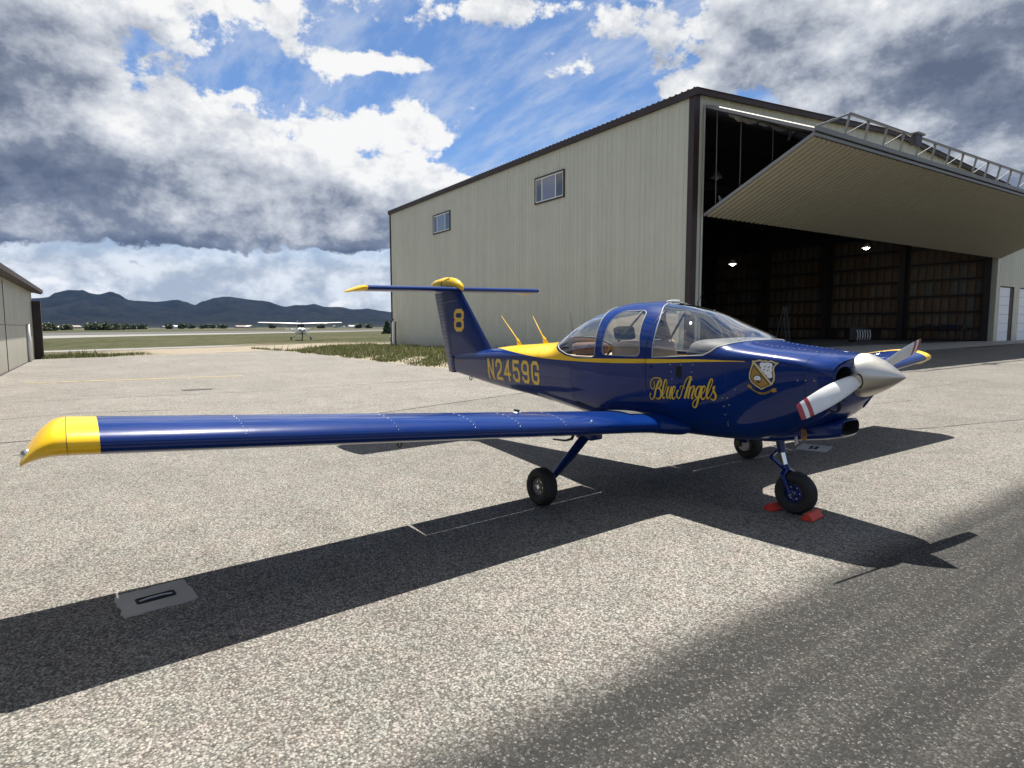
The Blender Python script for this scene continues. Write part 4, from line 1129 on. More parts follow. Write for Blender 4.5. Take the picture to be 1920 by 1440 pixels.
letters('N2459G', -4.44, -3.01, .858, 1.142, SIDE, .043, GOLD, 'registration_letter', slope=.022)
def FINY(x, z, off):
    u = (z-1.13); le = -4.50-.955*u; hx = -5.685-.25*u; q = (le-x)/(le-hx); T = .062-.018*u
    pr = [(0, 0), (.03, .38), (.08, .6), (.18, .85), (.35, 1.), (.6, .95), (1., .72)]
    return Vector((x, -float(np.interp(q, [a for a, _ in pr], [b_ for _, b_ in pr]))*T-off, z))
letters('8', -5.60, -5.30, 1.505, 1.848, lambda x, z, off: FINY(x, z, off+.002), .062, GOLD, 'fin_number_letter')
# small stencil by the rudder post
b = MB()
for i in range(7): stroke([(-5.49+i*.028, 1.045), (-5.485+i*.028, 1.065), (-5.47+i*.028, 1.05)], .007, SIDE, .0022, b)
b.build('small_stencil', mat('orange_vinyl', (.40, .16, .02), .5), plane)

# script lettering on the cowl side, drawn in a grid of 1000 units
SX = lambda u: -1.150+(u-250)*(.735/1475)
SZs = lambda u, v: 1.085-(v-235)*(.735/1475)*.985+.025+.065*(u-250)/1475
script = [
 ([(505, 290), (440, 400), (400, 500), (370, 590), (330, 640), (290, 645), (262, 600), (268, 555), (290, 530)], [44, 48, 46, 34, 22, 20, 20, 28, 36]),
 ([(375, 300), (382, 380), (365, 440), (335, 450), (300, 420), (290, 360), (310, 290), (370, 245), (440, 240), (510, 255), (548, 300), (540, 370), (500, 420), (455, 440)], [16, 18, 18, 18, 18, 20, 20, 20, 20, 28, 42, 44, 30, 20]),
 ([(455, 440), (510, 452), (538, 500), (530, 580), (480, 635), (430, 635), (395, 610)], [20, 36, 46, 44, 28, 22, 18]),
 ([(545, 600), (600, 540), (650, 440), (680, 340), (665, 280), (640, 290), (610, 370), (580, 480), (565, 570), (580, 625), (625, 605)], [16, 16, 16, 18, 24, 34, 42, 44, 42, 32, 18]),
 ([(720, 405), (690, 480), (665, 570), (672, 620), (705, 610), (745, 530), (780, 410)], [42, 44, 44, 32, 18, 16, 16]),
 ([(790, 405), (760, 480), (735, 570), (738, 625), (768, 615)], [42, 44, 44, 32, 18]),
 ([(790, 560), (840, 500), (868, 430), (848, 405), (820, 430), (795, 500), (785, 580), (805, 635), (840, 625), (868, 590)], [16, 16, 20, 26, 38, 44, 44, 32, 20, 16]),
 ([(1230, 242), (1170, 242), (1110, 290), (1060, 390), (1020, 480), (985, 570), (940, 625), (908, 610), (895, 550), (915, 490), (945, 482)], [24, 22, 20, 20, 20, 20, 22, 30, 36, 32, 24]),
 ([(1080, 450), (1040, 410), (990, 405), (972, 440), (978, 470)], [12, 13, 13, 12, 8]),
 ([(1215, 245), (1180, 330), (1120, 480), (1062, 630)], [46, 52, 52, 50]),
 ([(1205, 410), (1165, 520), (1135, 632)], [44, 46, 44]),
 ([(1145, 590), (1190, 480), (1240, 415), (1272, 412), (1265, 470), (1225, 570), (1218, 628), (1250, 615)], [14, 16, 20, 34, 44, 44, 34, 18]),
 ([(1420, 425), (1370, 415), (1318, 470), (1292, 560), (1310, 612), (1350, 590), (1400, 480)], [22, 26, 42, 46, 34, 18, 16]),
 ([(1428, 410), (1380, 540), (1330, 690), (1285, 775), (1242, 788), (1224, 740), (1250, 680), (1320, 630), (1400, 590)], [42, 46, 44, 34, 24, 22, 22, 20, 16]),
 ([(1420, 560), (1470, 510), (1500, 440), (1480, 410), (1440, 440), (1415, 520), (1410, 600), (1440, 642), (1490, 610)], [16, 16, 20, 26, 40, 46, 44, 32, 18]),
 ([(1490, 600), (1560, 520), (1620, 400), (1645, 320), (1625, 290), (1590, 330), (1550, 440), (1522, 550), (1532, 625), (1570, 615), (1605, 575)], [16, 16, 16, 18, 24, 36, 44, 46, 36, 20, 16]),
 ([(1590, 600), (1650, 500), (1685, 425), (1660, 440), (1665, 500), (1700, 570), (1690, 630), (1645, 655), (1600, 630)], [16, 16, 22, 34, 42, 44, 36, 26, 22]),
]
SK = .735/1475
scr = bpy.data.objects.new('script_lettering', None); COL.objects.link(scr); scr.parent = plane
for k, (pts, ws) in enumerate(script):
    P, Wd = smoothline([(SX(u), SZs(u, v)) for u, v in pts], [w*SK*.86 for w in ws], 5)
    b = MB(); stroke(P, [w+.010 for w in Wd], SIDE, .0012+.00004*k, b, .01); b.build('script_outline', INK, scr)
    b = MB(); stroke(P, Wd, SIDE, .0026+.0001*k, b, .01); b.build('script_letter_stroke', GOLD, scr)

# crest
CX = lambda u: -.128+(u-310)*(.205/700)
CZ = lambda v: 1.322-(v-310)*(.268/940)
def decal(name, poly, off, m, step=.012):
    po = dens([(CX(u), CZ(v)) for u, v in poly], step)
    xs = [p[0] for p in po]; zs = [p[1] for p in po]
    pts = [(x, z) for x in np.arange(min(xs), max(xs), step) for z in np.arange(min(zs), max(zs), step) if inpoly((x, z), po)]
    uv, tr = cdt([po], pts)
    tr = [f for f in tr if inpoly((sum(uv[i][0] for i in f)/3, sum(uv[i][1] for i in f)/3), po)]
    b = MB(); b.add([SIDE(x, z, off) for x, z in uv], tr); return b.build(name, m, crest)
crest = bpy.data.objects.new('crest', None); COL.objects.link(crest); crest.parent = plane
shield = [(380, 345), (450, 345), (600, 308), (680, 338), (755, 316), (825, 348), (900, 318), (1040, 372), (1118, 372), (1005, 490), (990, 580), (1020, 720), (1012, 850), (950, 975), (780, 1062), (655, 1142), (500, 1055), (378, 962), (308, 850), (306, 720), (345, 560), (388, 420)]
cx, cy = 660, 690
shr = lambda po, k: [(cx+(u-cx)*k, cy+(v-cy)*k) for u, v in po]
decal('crest_edge', shr(shield, 1.06), .0015, INK)
decal('crest_border', shield, .0022, CREAMV)
decal('crest_field', [(455, 385), (600, 352), (680, 380), (755, 358), (825, 388), (900, 362), (1030, 410), (960, 490), (945, 580), (975, 720), (970, 840), (930, 930), (560, 470)], .0029, NAVYV)
decal('crest_gold_edge', [(432, 440), (892, 975), (780, 1035), (655, 1098), (510, 1020), (398, 935), (342, 845), (342, 720), (378, 570)], .0029, INK)
decal('crest_gold_field', [(436, 490), (850, 975), (770, 1015), (655, 1070), (520, 995), (418, 918), (366, 838), (366, 722), (398, 580)], .0036, GOLDD)
decal('crest_cloud', [(600, 420), (625, 392), (680, 385), (720, 395), (770, 380), (830, 392), (890, 385), (945, 415), (955, 470), (935, 520), (945, 580), (928, 640), (945, 700), (955, 760), (915, 800), (860, 805), (815, 775), (790, 725), (745, 700), (720, 645), (665, 625), (635, 575), (640, 525), (605, 490)], .0036, WHITEV)
for u, v in ((745, 490), (850, 500), (720, 580), (825, 590)):
    decal('crest_jet', [(u-35, v+25), (u+10, v-15), (u+45, v-30), (u+20, v+5), (u-10, v+22)], .0042, INK)
decal('crest_dome_edge', [(545+118*math.cos(a), 838-112*math.sin(a)) for a in np.linspace(-.5, math.pi+.5, 20)], .0042, INK)
decal('crest_dome', [(545+96*math.cos(a), 845-92*math.sin(a)) for a in np.linspace(-.35, math.pi+.35, 18)], .0048, WHITEV)
decal('crest_dome_mark', [(490, 935), (560, 905), (640, 930), (600, 960), (545, 950)], .0048, INK)
decal('crest_dome_mark', [(510, 800), (535, 790), (525, 830), (508, 835)], .0054, INK)
rib_o = [(335+640*t, 1110+150*math.sin(math.pi*t)-20*t*0) for t in np.linspace(0, 1, 14)]
decal('crest_ribbon_edge', [(u, v-48) for u, v in rib_o]+[(u, v+20) for u, v in rib_o[::-1]], .0016, INK)
decal('crest_ribbon', [(u, v-40) for u, v in rib_o]+[(u, v+12) for u, v in rib_o[::-1]], .0024, GOLDD)
decal('crest_ribbon_end', [(265, 1010), (350, 1030), (395, 1090), (360, 1135), (300, 1095), (245, 1085), (285, 1055)], .0024, GOLDD)
decal('crest_ribbon_end', [(1065, 1070), (970, 1075), (915, 1120), (940, 1190), (1010, 1180), (1075, 1165), (1040, 1120)], .0024, GOLDD)
for i in range(11):
    if i == 4: continue
    t = .10+.8*i/10; u, v = 335+640*t, 1110+150*math.sin(math.pi*t)-14
    decal('crest_ribbon_letter', [(u-14, v-20), (u+12, v-20), (u+12, v+18), (u-14, v+18)], .0031, INK)


# ------------------------------------------------------------------ chocks
def chock(loc, rz, label, rope):
    o = empty('wheel_chock', loc, rz); tag(o, label, 'wheel chock', 'chocks at the nose wheel')
    b = MB(); L = .105
    prof = [(-.045, 0), (.045, 0), (.050, .012), (.012, .060), (-.012, .060), (-.050, .012)]
    b.loft([[Vector((x, y, z)) for x, z in prof] for y in (-L, L)], True, True)
    b.build('block', CHOCK, o, bevel=.004)
    b = MB(); b.tube(rope, .006, 6); b.build('cord', ROPE, o, smooth=True)
chock((.165, -.03, .004), R(6), 'red wooden chock in front of the nose wheel, partly sunlit', [(.0, .10, .035), (.03, .13, .05), (.0, .17, .03), (-.08, .19, .008), (-.16, .20, .006)])
chock((-.165, -.02, .004), R(-4), 'red wooden chock behind the nose wheel, in the shade', [(0, .10, .035), (.04, .15, .03), (.12, .19, .008), (.16, .20, .006)])


# ------------------------------------------------------------------ hangar
HAZ = R(88.2)
HN = Vector((-13.593, 15.351, 0))
hangar = empty('hangar', HN, HAZ)
tag(hangar, 'large beige sheet-steel hangar with its wide bifold door open', 'hangar')
FZ = .53                                          # floor level
RIDGE, EAVE, RX, DEP = 11.55, 10.66, 15.1, 30.4
def roofz(x): return EAVE+(RIDGE-EAVE)*(1-abs(x-RX)/RX) if 0 <= x <= 2*RX else EAVE
_sheets = {}
def rib_sheet(w, h0, h1, m, pitch=.305, rib=.022, rw=.05):
    """one profiled steel sheet, local x along, z up, ribs towards -y; top may slope"""
    key = (round(w, 3), round(h0, 3), round(h1, 3), m.name)
    if key in _sheets: return _sheets[key]
    prof = [(0., 0.)]; n = max(1, int(round(w/pitch))); p = w/n
    for i in range(n):
        c = (i+.5)*p
        prof += [(c-rw, 0), (c-rw*.45, -rib), (c+rw*.45, -rib), (c+rw, 0)]
    prof.append((w, 0.))
    b = MB(); k = len(prof)
    b.add([(x, y, 0) for x, y in prof]+[(x, y, h0+(h1-h0)*x/w) for x, y in prof], [(i, i+1, k+i+1, k+i) for i in range(k-1)])
    me = bpy.data.meshes.new('sheet'); me.from_pydata(b.v, [], b.f); me.materials.append(m)
    _sheets[key] = me
    return me
# side wall (local x=0, running in y); sheet x axis -> -y so that the ribs face -x
WINS = [(8.13, 10.51, 8.10, 9.33), (20.30, 22.68, 8.02, 9.18)]
def side_wall():
    wall = MB(); wall.box((.06, .05, -.4), (.16, DEP-.05, .35)); base = wall.build('side_wall_base', CONC, hangar)
    def put(y0, y1, z0, z1):
        o = obj('wall_sheet', rib_sheet(y1-y0, z1-z0, z1-z0, BEIGE), base, (0, y1, z0), (0, 0, R(-90)))
    cuts = [0, 8.13, 10.51, 20.30, 22.68, DEP]
    for a, c in zip(cuts[:-1], cuts[1:]):
        n = max(1, int(round((c-a)/.914)))
        win = next((w for w in WINS if abs(w[0]-a) < .01), None)
        for i in range(n):
            y0, y1 = a+(c-a)*i/n, a+(c-a)*(i+1)/n
            if win: put(y0, y1, -.25, win[2]); put(y0, y1, win[3], EAVE-.02)
            else: put(y0, y1, -.25, EAVE-.02)
    for y0, y1, z0, z1 in WINS:
        fr = MB()
        for a, c in (((-.075, y0-.07, z0-.07), (.02, y1+.07, z0)), ((-.075, y0-.07, z1), (.02, y1+.07, z1+.07)), ((-.075, y0-.07, z0), (.02, y0, z1)), ((-.075, y1, z0), (.02, y1+.07, z1))): fr.box(a, c)
        f = fr.build('window', BROWN, hangar)
        w = MB(); s0, s1 = y0+(y1-y0)*.27, y0+(y1-y0)*.76
        for a, c in (((-.05, y0, z0), (0, y1, z0+.06)), ((-.05, y0, z1-.06), (0, y1, z1)), ((-.05, y0, z0+.06), (0, y0+.06, z1-.06)), ((-.05, y1-.06, z0+.06), (0, y1, z1-.06)), ((-.05, s0-.035, z0+.06), (0, s0+.035, z1-.06)), ((-.05, s1-.035, z0+.06), (0, s1+.035, z1-.06))): w.box(a, c)
        w.build('sash', WINFRAME, f)
        for a, c, m in ((y0+.06, s0-.035, PANE), (s0+.035, s1-.035, PANEB), (s1+.035, y1-.06, PANE)):
            p = MB(); p.box((-.028, a, z0+.06), (-.020, c, z1-.06)); p.build('pane', m, f)
side_wall()
b = MB(); b.box((-.075, -.10, -.2), (.24, -.045, EAVE)); b.box((-.075, -.045, -.2), (-.04, .17, EAVE)); b.build('corner_trim', BROWN, hangar)
b = MB(); b.box((-.075, DEP-.05, -.2), (.05, DEP+.06, EAVE)); b.build('corner_trim', BROWN, hangar)
# roof
def roof_side(x0, x1):
    b = MB(); prof = []; n = 100; p = (DEP+.5)/n
    for i in range(n):
        c = -.28+(i+.5)*p
        prof += [(c-p/2+.0, 0), (c-.05, 0), (c-.025, .035), (c+.025, .035), (c+.05, 0)]
    k = len(prof)
    z0, z1 = roofz(max(x0, 0))-(.03 if x0 < 0 else 0)+.10, roofz(min(x1, 2*RX))+.10-(.03 if x1 > 2*RX else 0)
    b.add([(x0, y, z0+h) for y, h in prof]+[(x1, y, z1+h) for y, h in prof], [(i, i+1, k+i+1, k+i) for i in range(k-1)])
    return b.build('roof', ROOFM, hangar)
roof_side(-.16, RX); roof_side(RX, 2*RX+.16)
b = MB(); b.box((-.15, -.28, EAVE-.20), (-.045, DEP+.18, EAVE+.075)); b.build('gutter', BROWN, hangar)
b = MB(); b.beam((-.1, -.17, EAVE-.02), (RX, -.17, RIDGE-.02), .12, .24); b.build('rake_trim', BROWN, hangar)
b = MB(); b.beam((RX, -.17, RIDGE-.02), (2*RX+.1, -.17, EAVE-.02), .12, .24); b.build('rake_trim', BROWN, hangar)
# front: jamb strip, header gable, wall to the right with lean-to
OX0, OX1, OZ = .64, 29.80, 10.27
front = MB(); front.box((OX0-.02, .06, OZ-.28), (OX1+.02, .26, OZ+.02)); front = front.build('front_header', DSTEEL, hangar)
obj('wall_sheet', rib_sheet(OX0-.245, EAVE-FZ, EAVE-FZ+.02, BEIGE), front, (.245, 0, FZ))
n = 32
for i in range(n):
    x0, x1 = OX0+(OX1-OX0)*i/n, OX0+(OX1-OX0)*(i+1)/n
    obj('wall_sheet', rib_sheet(x1-x0, roofz(x0)-OZ-.02, roofz(x1)-OZ-.02, BEIGE), front, (x0, 0, OZ))
b = MB(); b.box((OX0-.10, -.05, FZ), (OX0, -.034, OZ)); b.box((OX0-.02, -.034, FZ), (OX0, .30, OZ)); b.build('door_jamb', mat('pale_beige_trim', (.46, .45, .38), .45), hangar)
b = MB(); b.box((OX1, -.05, FZ), (OX1+.12, -.034, OZ)); b.box((OX1, -.034, FZ), (OX1+.02, .30, OZ)); b.build('door_jamb', BEIGE, hangar)
LTX = 44.
def lean():
    doors = [(30.55, 32.95), (33.95, 36.6), (37.6, 40.2)]
    cuts = [OX1+.12]+[q for d in doors for q in d]+[LTX]
    for a, c in zip(cuts[:-1], cuts[1:]):
        k = max(1, int(round((c-a)/.9))); isd = any(abs(a-d[0]) < .01 for d in doors)
        for i in range(k):
            x0, x1 = a+(c-a)*i/k, a+(c-a)*(i+1)/k
            z0 = 4.22 if isd else FZ
            top = EAVE-.05 if x0 < 2*RX else 7.2
            obj('wall_sheet', rib_sheet(x1-x0, top-z0, top-z0, BEIGE), front, (x0, 0, z0))
    for x0, x1 in doors:
        d = MB(); d.box((x1-.55 if x1 < 33 else x1-.1, .03, FZ), (x1, .10, 4.22)); d.box((x0, .03, 4.14), (x1, .10, 4.22)); fr = d.build('overhead_door', BROWN, hangar)
        for k in range(6):
            z0 = FZ+.02+k*(4.14-FZ)/6; p = MB(); p.box((x0, .05, z0), (x1-(.55 if x1 < 33 else .1), .09, z0+(4.14-FZ)/6-.015)); p.build('door_section', OVERD, fr, bevel=.008)
    b = MB(); b.box((2*RX, .15, 7.2), (LTX, DEP, 7.35)); b.build('lean_to_roof', ROOFM, hangar)
    b = MB(); b.box((LTX-.1, .1, -.2), (LTX, DEP, 7.2)); b.build('lean_to_wall', BEIGE, hangar)
lean()
# inside
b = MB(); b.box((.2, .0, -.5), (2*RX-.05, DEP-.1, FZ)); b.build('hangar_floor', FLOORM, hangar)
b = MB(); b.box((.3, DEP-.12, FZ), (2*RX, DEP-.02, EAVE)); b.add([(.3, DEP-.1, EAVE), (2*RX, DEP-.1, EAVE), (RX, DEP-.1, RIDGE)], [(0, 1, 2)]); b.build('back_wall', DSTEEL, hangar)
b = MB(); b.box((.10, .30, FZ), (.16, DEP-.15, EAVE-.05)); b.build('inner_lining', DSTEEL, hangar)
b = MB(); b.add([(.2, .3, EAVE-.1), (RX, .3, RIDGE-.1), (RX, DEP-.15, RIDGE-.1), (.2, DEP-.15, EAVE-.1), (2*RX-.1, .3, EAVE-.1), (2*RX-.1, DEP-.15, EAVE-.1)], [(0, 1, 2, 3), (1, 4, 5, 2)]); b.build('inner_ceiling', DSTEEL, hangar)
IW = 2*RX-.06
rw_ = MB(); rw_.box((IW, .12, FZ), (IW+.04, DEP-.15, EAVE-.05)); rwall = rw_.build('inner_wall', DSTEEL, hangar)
rk = random.Random(12)
bays = [(.75, 5.45), (6.15, 11.25), (11.95, 17.0), (17.7, 22.8), (23.5, 28.9)]
lv = [FZ+.03, 1.36, 2.52, 3.66, 4.80, 5.95, 7.1, 8.25]
for bi, (y0, y1) in enumerate(bays):
    for li in range(len(lv)-1):
        for k in range(9):
            a = y0+(y1-y0)*k/9; c = y0+(y1-y0)*(k+1)/9
            if li == 0 and rk.random() < .15: continue
            key = ('ins', bi, li)
            if key not in _sheets:
                q = MB(); L = c-a-.045; Hh = lv[li+1]-lv[li]-.14
                q.add([(0, 0, 0), (0, L, 0), (0, L, Hh), (0, 0, Hh), (-.05, L*.3, Hh*.15), (-.05, L*.7, Hh*.15), (-.05, L*.7, Hh*.85), (-.05, L*.3, Hh*.85)], [(0, 1, 5, 4), (1, 2, 6, 5), (2, 3, 7, 6), (3, 0, 4, 7), (4, 5, 6, 7)])
                me = bpy.data.meshes.new('insulation_panel'); me.from_pydata(q.v, [], q.f); me.materials.append(KRAFT[0]); _sheets[key] = me
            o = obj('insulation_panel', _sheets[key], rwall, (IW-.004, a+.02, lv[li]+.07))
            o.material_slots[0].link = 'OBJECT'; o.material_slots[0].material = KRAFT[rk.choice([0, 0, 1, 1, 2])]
for z in lv:
    b = MB(); b.box((IW-.13, .3, z-.06), (IW-.052, DEP-.2, z+.06)); b.build('girt', DSTEEL, rwall)
for y in (.45, 5.8, 11.6, 17.35, 23.15, 29.3):
    b = MB(); b.box((IW-.45, y-.20, FZ), (IW-.43, y+.20, EAVE-.2)); b.box((IW-.43, y-.01, FZ), (IW-.14, y+.01, EAVE-.2)); b.build('column', DSTEEL, rwall)
for y in (5.8, 11.6, 17.35, 23.15):
    b = MB(); b.beam((.3, y, EAVE-.45), (RX, y, RIDGE-.55), .2, .5); b.beam((RX, y, RIDGE-.55), (2*RX-.3, y, EAVE-.45), .2, .5); b.build('roof_beam', DSTEEL, hangar)

# the bifold door, half folded outwards
FY, FZ0 = -4.60, 8.08                 # fold line: outwards, height
dr = MB()
def dpt(u, upper, off=0.):
    """point on a door leaf in local (y, z): u from the wall to the fold"""
    a = Vector((-.10, 10.20)) if upper else Vector((-.14, 6.02)); f = Vector((FY, FZ0+.08)) if upper else Vector((FY, FZ0-.06))
    d = (f-a).normalized(); n = Vector((d.y, -d.x)) if not upper else Vector((-d.y, d.x))
    return a.lerp(f, u)+n*off
for upper in (True, False):
    for u in (0., .33, .66, 1.):
        p = dpt(u, upper, 0)
        dr.beam((OX0+.03, p.x, p.y), (OX1-.03, p.x, p.y), .10, .07)
    for k in range(13):
        x = OX0+.05+(OX1-OX0-.1)*k/12; p, q = dpt(0, upper), dpt(1, upper)
        dr.beam((x, p.x, p.y), (x, q.x, q.y), .06, .07)
door = dr.build('bifold_door', GALV, hangar)
# end channels of both leaves
for upper in (True, False):
    for x in (OX0, OX1):
        p, q = dpt(-.01, upper), dpt(1.01, upper)
        b = MB(); b.beam((x, p.x, p.y), (x, q.x, q.y), .05, .11); b.build('door_edge_channel', mat('pale_galvanised_steel', (.22, .22, .22), .6), door)
# profiled sheets of the lower leaf, ribs running from wall to fold on its outer (lower) face
p0, p1 = dpt(0, False), dpt(1, False); L = (p1-p0).length; ang = math.atan2(p1.y-p0.y, -(p1.x-p0.x))
nsh = 32
for upper in (False, True):
    p0, p1 = dpt(0, upper), dpt(1, upper); d = Vector((0, p1.x-p0.x, p1.y-p0.y)).normalized()
    L = (p1-p0).length
    xax = Vector((1, 0, 0)); zax = d; yax = zax.cross(xax)
    # ribs go to local -y; for the lower leaf that must point down and outwards
    for k in range(nsh):
        x0 = OX0+.04+(OX1-OX0-.08)*k/nsh; w = (OX1-OX0-.08)/nsh
        if not upper:
            M = Matrix((( -1, 0, 0, x0+w), (0, 0, d.y, p0.x), (0, 0, d.z, p0.y), (0, 0, 0, 1)))
        X = Vector((1, 0, 0)); Z = d; Y = Z.cross(X)
        # want -Y to be the outer face: lower leaf outer face points to (0,-.42,-.91); upper leaf outer face points up
        want = Vector((0, 0, -1)) if not upper else Vector((0, 0, 1))
        flip = (-Y).dot(want) < 0
        if flip: X = -X; Y = Z.cross(X)
        org = Vector((x0+(w if flip else 0), p0.x, p0.y))+(-Y)*.055
        M = Matrix(((X.x, Y.x, Z.x, org.x), (X.y, Y.y, Z.y, org.y), (X.z, Y.z, Z.z, org.z), (0, 0, 0, 1)))
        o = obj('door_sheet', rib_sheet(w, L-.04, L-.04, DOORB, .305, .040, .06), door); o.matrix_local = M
# folded edge ledge and the stiffening truss
b = MB(); b.box((OX0, FY-.06, FZ0-.12), (OX1, FY-.03, FZ0-.02)); b.box((OX0, FY-.10, FZ0+.04), (OX1, FY-.02, FZ0+.20)); b.build('fold_rail', GALV, door)
TY, TZ = -4.80, 8.95
xs = [2.46+1.3*k for k in range(22)]
xs = [x for x in xs if x < OX1-.6]
b = MB(); b.beam((xs[0], TY, TZ), (xs[-1], TY, TZ), .08, .08); b.build('truss_chord', GALV, door)
b = MB(); b.beam((OX0+.05, FY-.05, FZ0+.18), (xs[0], TY, TZ), .07, .07); b.build('truss_end', GALV, door)
b = MB(); b.beam((OX1-.05, FY-.05, FZ0+.18), (xs[-1], TY, TZ), .07, .07); b.build('truss_end', GALV, door)
for i, x in enumerate(xs):
    b = MB(); b.beam((x, FY-.05, FZ0+.16), (x, TY, TZ), .055, .07); b.build('truss_post', GALV, door)
    if i < len(xs)-1 and i % 2 == 0:
        b = MB(); b.beam((x, FY-.05, FZ0+.2), (xs[i+1], TY, TZ-.02), .03, .03); b.build('truss_brace', GALV, door)
b = MB(); b.box((6.95, TY-.16, 8.55), (7.45, TY+.05, 9.02)); b.build('door_motor', mat('dark_motor', (.03, .03, .032), .5), door, bevel=.03)
b = MB(); b.box((7.0, TY-.20, 8.98), (7.6, TY+.12, 9.06)); b.build('motor_cover', GALV, door, bevel=.01)
for k, x in enumerate((OX0+.30, OX0+.95, OX0+2.1, OX0+4.2, OX0+7)):
    u = (.06, .20, .34, .5, .6)[k]
    p, q = dpt(u, True), dpt(u, False)
    b = MB(); b.tube([(x, p.x, p.y), (x, q.x, q.y)], .016, 6); b.build('lift_cable', GALV, door)
# torn lining under the upper leaf and little brackets
rr = random.Random(8)
for k in range(5):
    x0 = OX0+.6+k*1.1; b = MB(); rows = []
    for i in range(7):
        row = []
        for j in range(4):
            u = .12+.13*k+.02*i; p = dpt(min(u, .95), True, 0); row.append(Vector((x0+i*.17+rr.uniform(-.03, .03), p.x-.05, p.y-.10-j*.055*rr.uniform(.3, 1.3))))
        rows.append(row)
    b.loft(rows, False, False); b.build('torn_lining', mat('dirty_white_film', (.40, .40, .39), .7), door, smooth=True)
for x, u, up in ((OX0+2.6, .45, True), (OX0+3.3, .62, True), (OX0+.5, .10, False), (OX0+2.0, .55, False)):
    p = dpt(u, up, -.05 if up else 0)
    s = -1 if up else 1
    b = MB(); b.beam((x, p.x, p.y), (x-.12, p.x+.1, p.y+s*.5), .06, .06); b.beam((x+.5, p.x, p.y), (x-.12, p.x+.1, p.y+s*.5), .05, .05); b.build('door_bracket', GALV, door)

# lamps hanging inside
def bay_lamp(x, y, z, lit, label):
    o = empty('bay_lamp', hangar.matrix_basis @ Vector((x, y, z))); tag(o, label, 'lamp', 'hangar lamps')
    o.rotation_euler = (0, 0, HAZ)
    b = MB(); b.lathe([(.08, .34), (.12, .30), (.20, .16), (.30, .02), (.29, .015), (.19, .14), (.11, .28), (.0001, .29)], 24); b.build('reflector', mat('lamp_reflector', (.62, .63, .50), .4), o, smooth=True)
    b = MB(); b.tube([(0, 0, .34), (0, 0, max(.6, roofz(x)-z-.1))], .02, 6); b.build('pendant', DSTEEL, o)
    b = MB(); b.lathe([(.0001, -.10), (.10, -.075), (.15, .01), (.14, .09), (.09, .17), (.0001, .20)], 20)
    b.build('bulb', mat('lit_bulb', (1, 1, 1), .5, emit=(1., .98, .92, 22.)) if lit else mat('unlit_bulb', (.7, .7, .66), .3), o, smooth=True)
bay_lamp(7.7, 5.0, 9.32, False, 'unlit round lamp hanging just inside the top left of the door opening')
bay_lamp(18.4, 12., 6.0, True, 'lit lamp in the dark left half of the hangar opening')
bay_lamp(24.9, 6.0, 6.95, True, 'lit lamp under the lower edge of the door, right half of the hangar')

# things standing in the hangar
rack = empty('tube_rack', hangar.matrix_basis @ Vector((22.0, 5.0, FZ)), HAZ); tag(rack, 'low black rack with six pale upright tubes on the hangar floor', 'rack')
b = MB(); b.box((-.2, -.25, 0), (1.9, .25, .10)); b.box((-.2, .2, .1), (1.9, .25, .95)); b.build('rack_frame', BLACK, rack)
for k in range(6):
    b = MB(); x = k*.32; b.tube([(x, -.2, .10), (x+.03, -.22, .35), (x+.04, -.2, .60), (x+.01, -.15, .80)], .035, 8); b.build('pale_tube', WHITE, rack, smooth=True)
bench = empty('work_bench', hangar.matrix_basis @ Vector((29.1, 3.0, FZ)), HAZ); tag(bench, 'dark cluttered work bench along the far inner wall of the hangar', 'bench')
b = MB(); b.box((-.35, -1.6, .80), (.35, 1.6, .86)); b.build('bench_top', DSTEEL, bench)
for x in (-.3, .3):
    for y in (-1.5, 1.5):
        b = MB(); b.box((x-.04, y-.04, 0), (x+.04, y+.04, .80)); b.build('leg', DSTEEL, bench)
for k in range(6):
    b = MB(); y = -1.4+k*.5; s = rk.uniform(.1, .22); b.box((-.15, y-s, .862), (.15, y+s, .862+rk.uniform(.12, .34))); b.build('tool_case', mat('navy_case', (.02, .025, .06), .5) if k % 2 else DSTEEL, bench, bevel=.02)
ld = empty('step_ladder', hangar.matrix_basis @ Vector((20.8, 9., FZ)), HAZ); tag(ld, 'slim step ladder standing in the dim hangar', 'ladder')
for x in (-.25, .25):
    b = MB(); b.beam((x, 0, 0), (x*.6, .3, 2.4), .05, .03); b.beam((x, .8, 0), (x*.6, .34, 2.38), .04, .03); b.build('rail', STEEL, ld)
for k in range(7):
    b = MB(); z = .3+k*.3; b.box((-.22, z*.125-.03, z), (.22, z*.125+.05, z+.025)); b.build('tread', STEEL, ld)

# standpipe by the far corner of the side wall
sp = empty('standpipe', hangar.matrix_basis @ Vector((-.55, 28.9, .05)), HAZ); tag(sp, 'white standpipe between two dark guard posts at the hangar corner', 'pipe')
b = MB(); b.tube([(0, 0, -.1), (0, 0, 1.85)], .13, 14); b.tube([(0, 0, 1.85), (0, 0, 1.95)], .10, 14); b.build('pipe', WHITE, sp, smooth=True, sharp=40)
for y in (-.42, .42):
    b = MB(); b.tube([(0, y, -.1), (0, y, 1.95)], .045, 10); b.build('guard_post', BLACK, sp, smooth=True)
b = MB(); b.tube([(0, .42, 1.95), (0, .1, 2.15), (0, 0, 2.05)], .05, 8); b.build('outlet', BLACK, sp, smooth=True)
mt = empty('utility_meter', hangar.matrix_basis @ Vector((-.35, 29.95, .0)), HAZ); tag(mt, 'small grey utility meter on a post beside the white standpipe', 'meter')
b = MB(); b.tube([(0, 0, -.1), (0, 0, .45)], .04, 8); b.build('post', STEEL, mt); b = MB(); b.box((-.1, -.14, .45), (.1, .14, .80)); b.build('meter_box', STEEL, mt, bevel=.02)


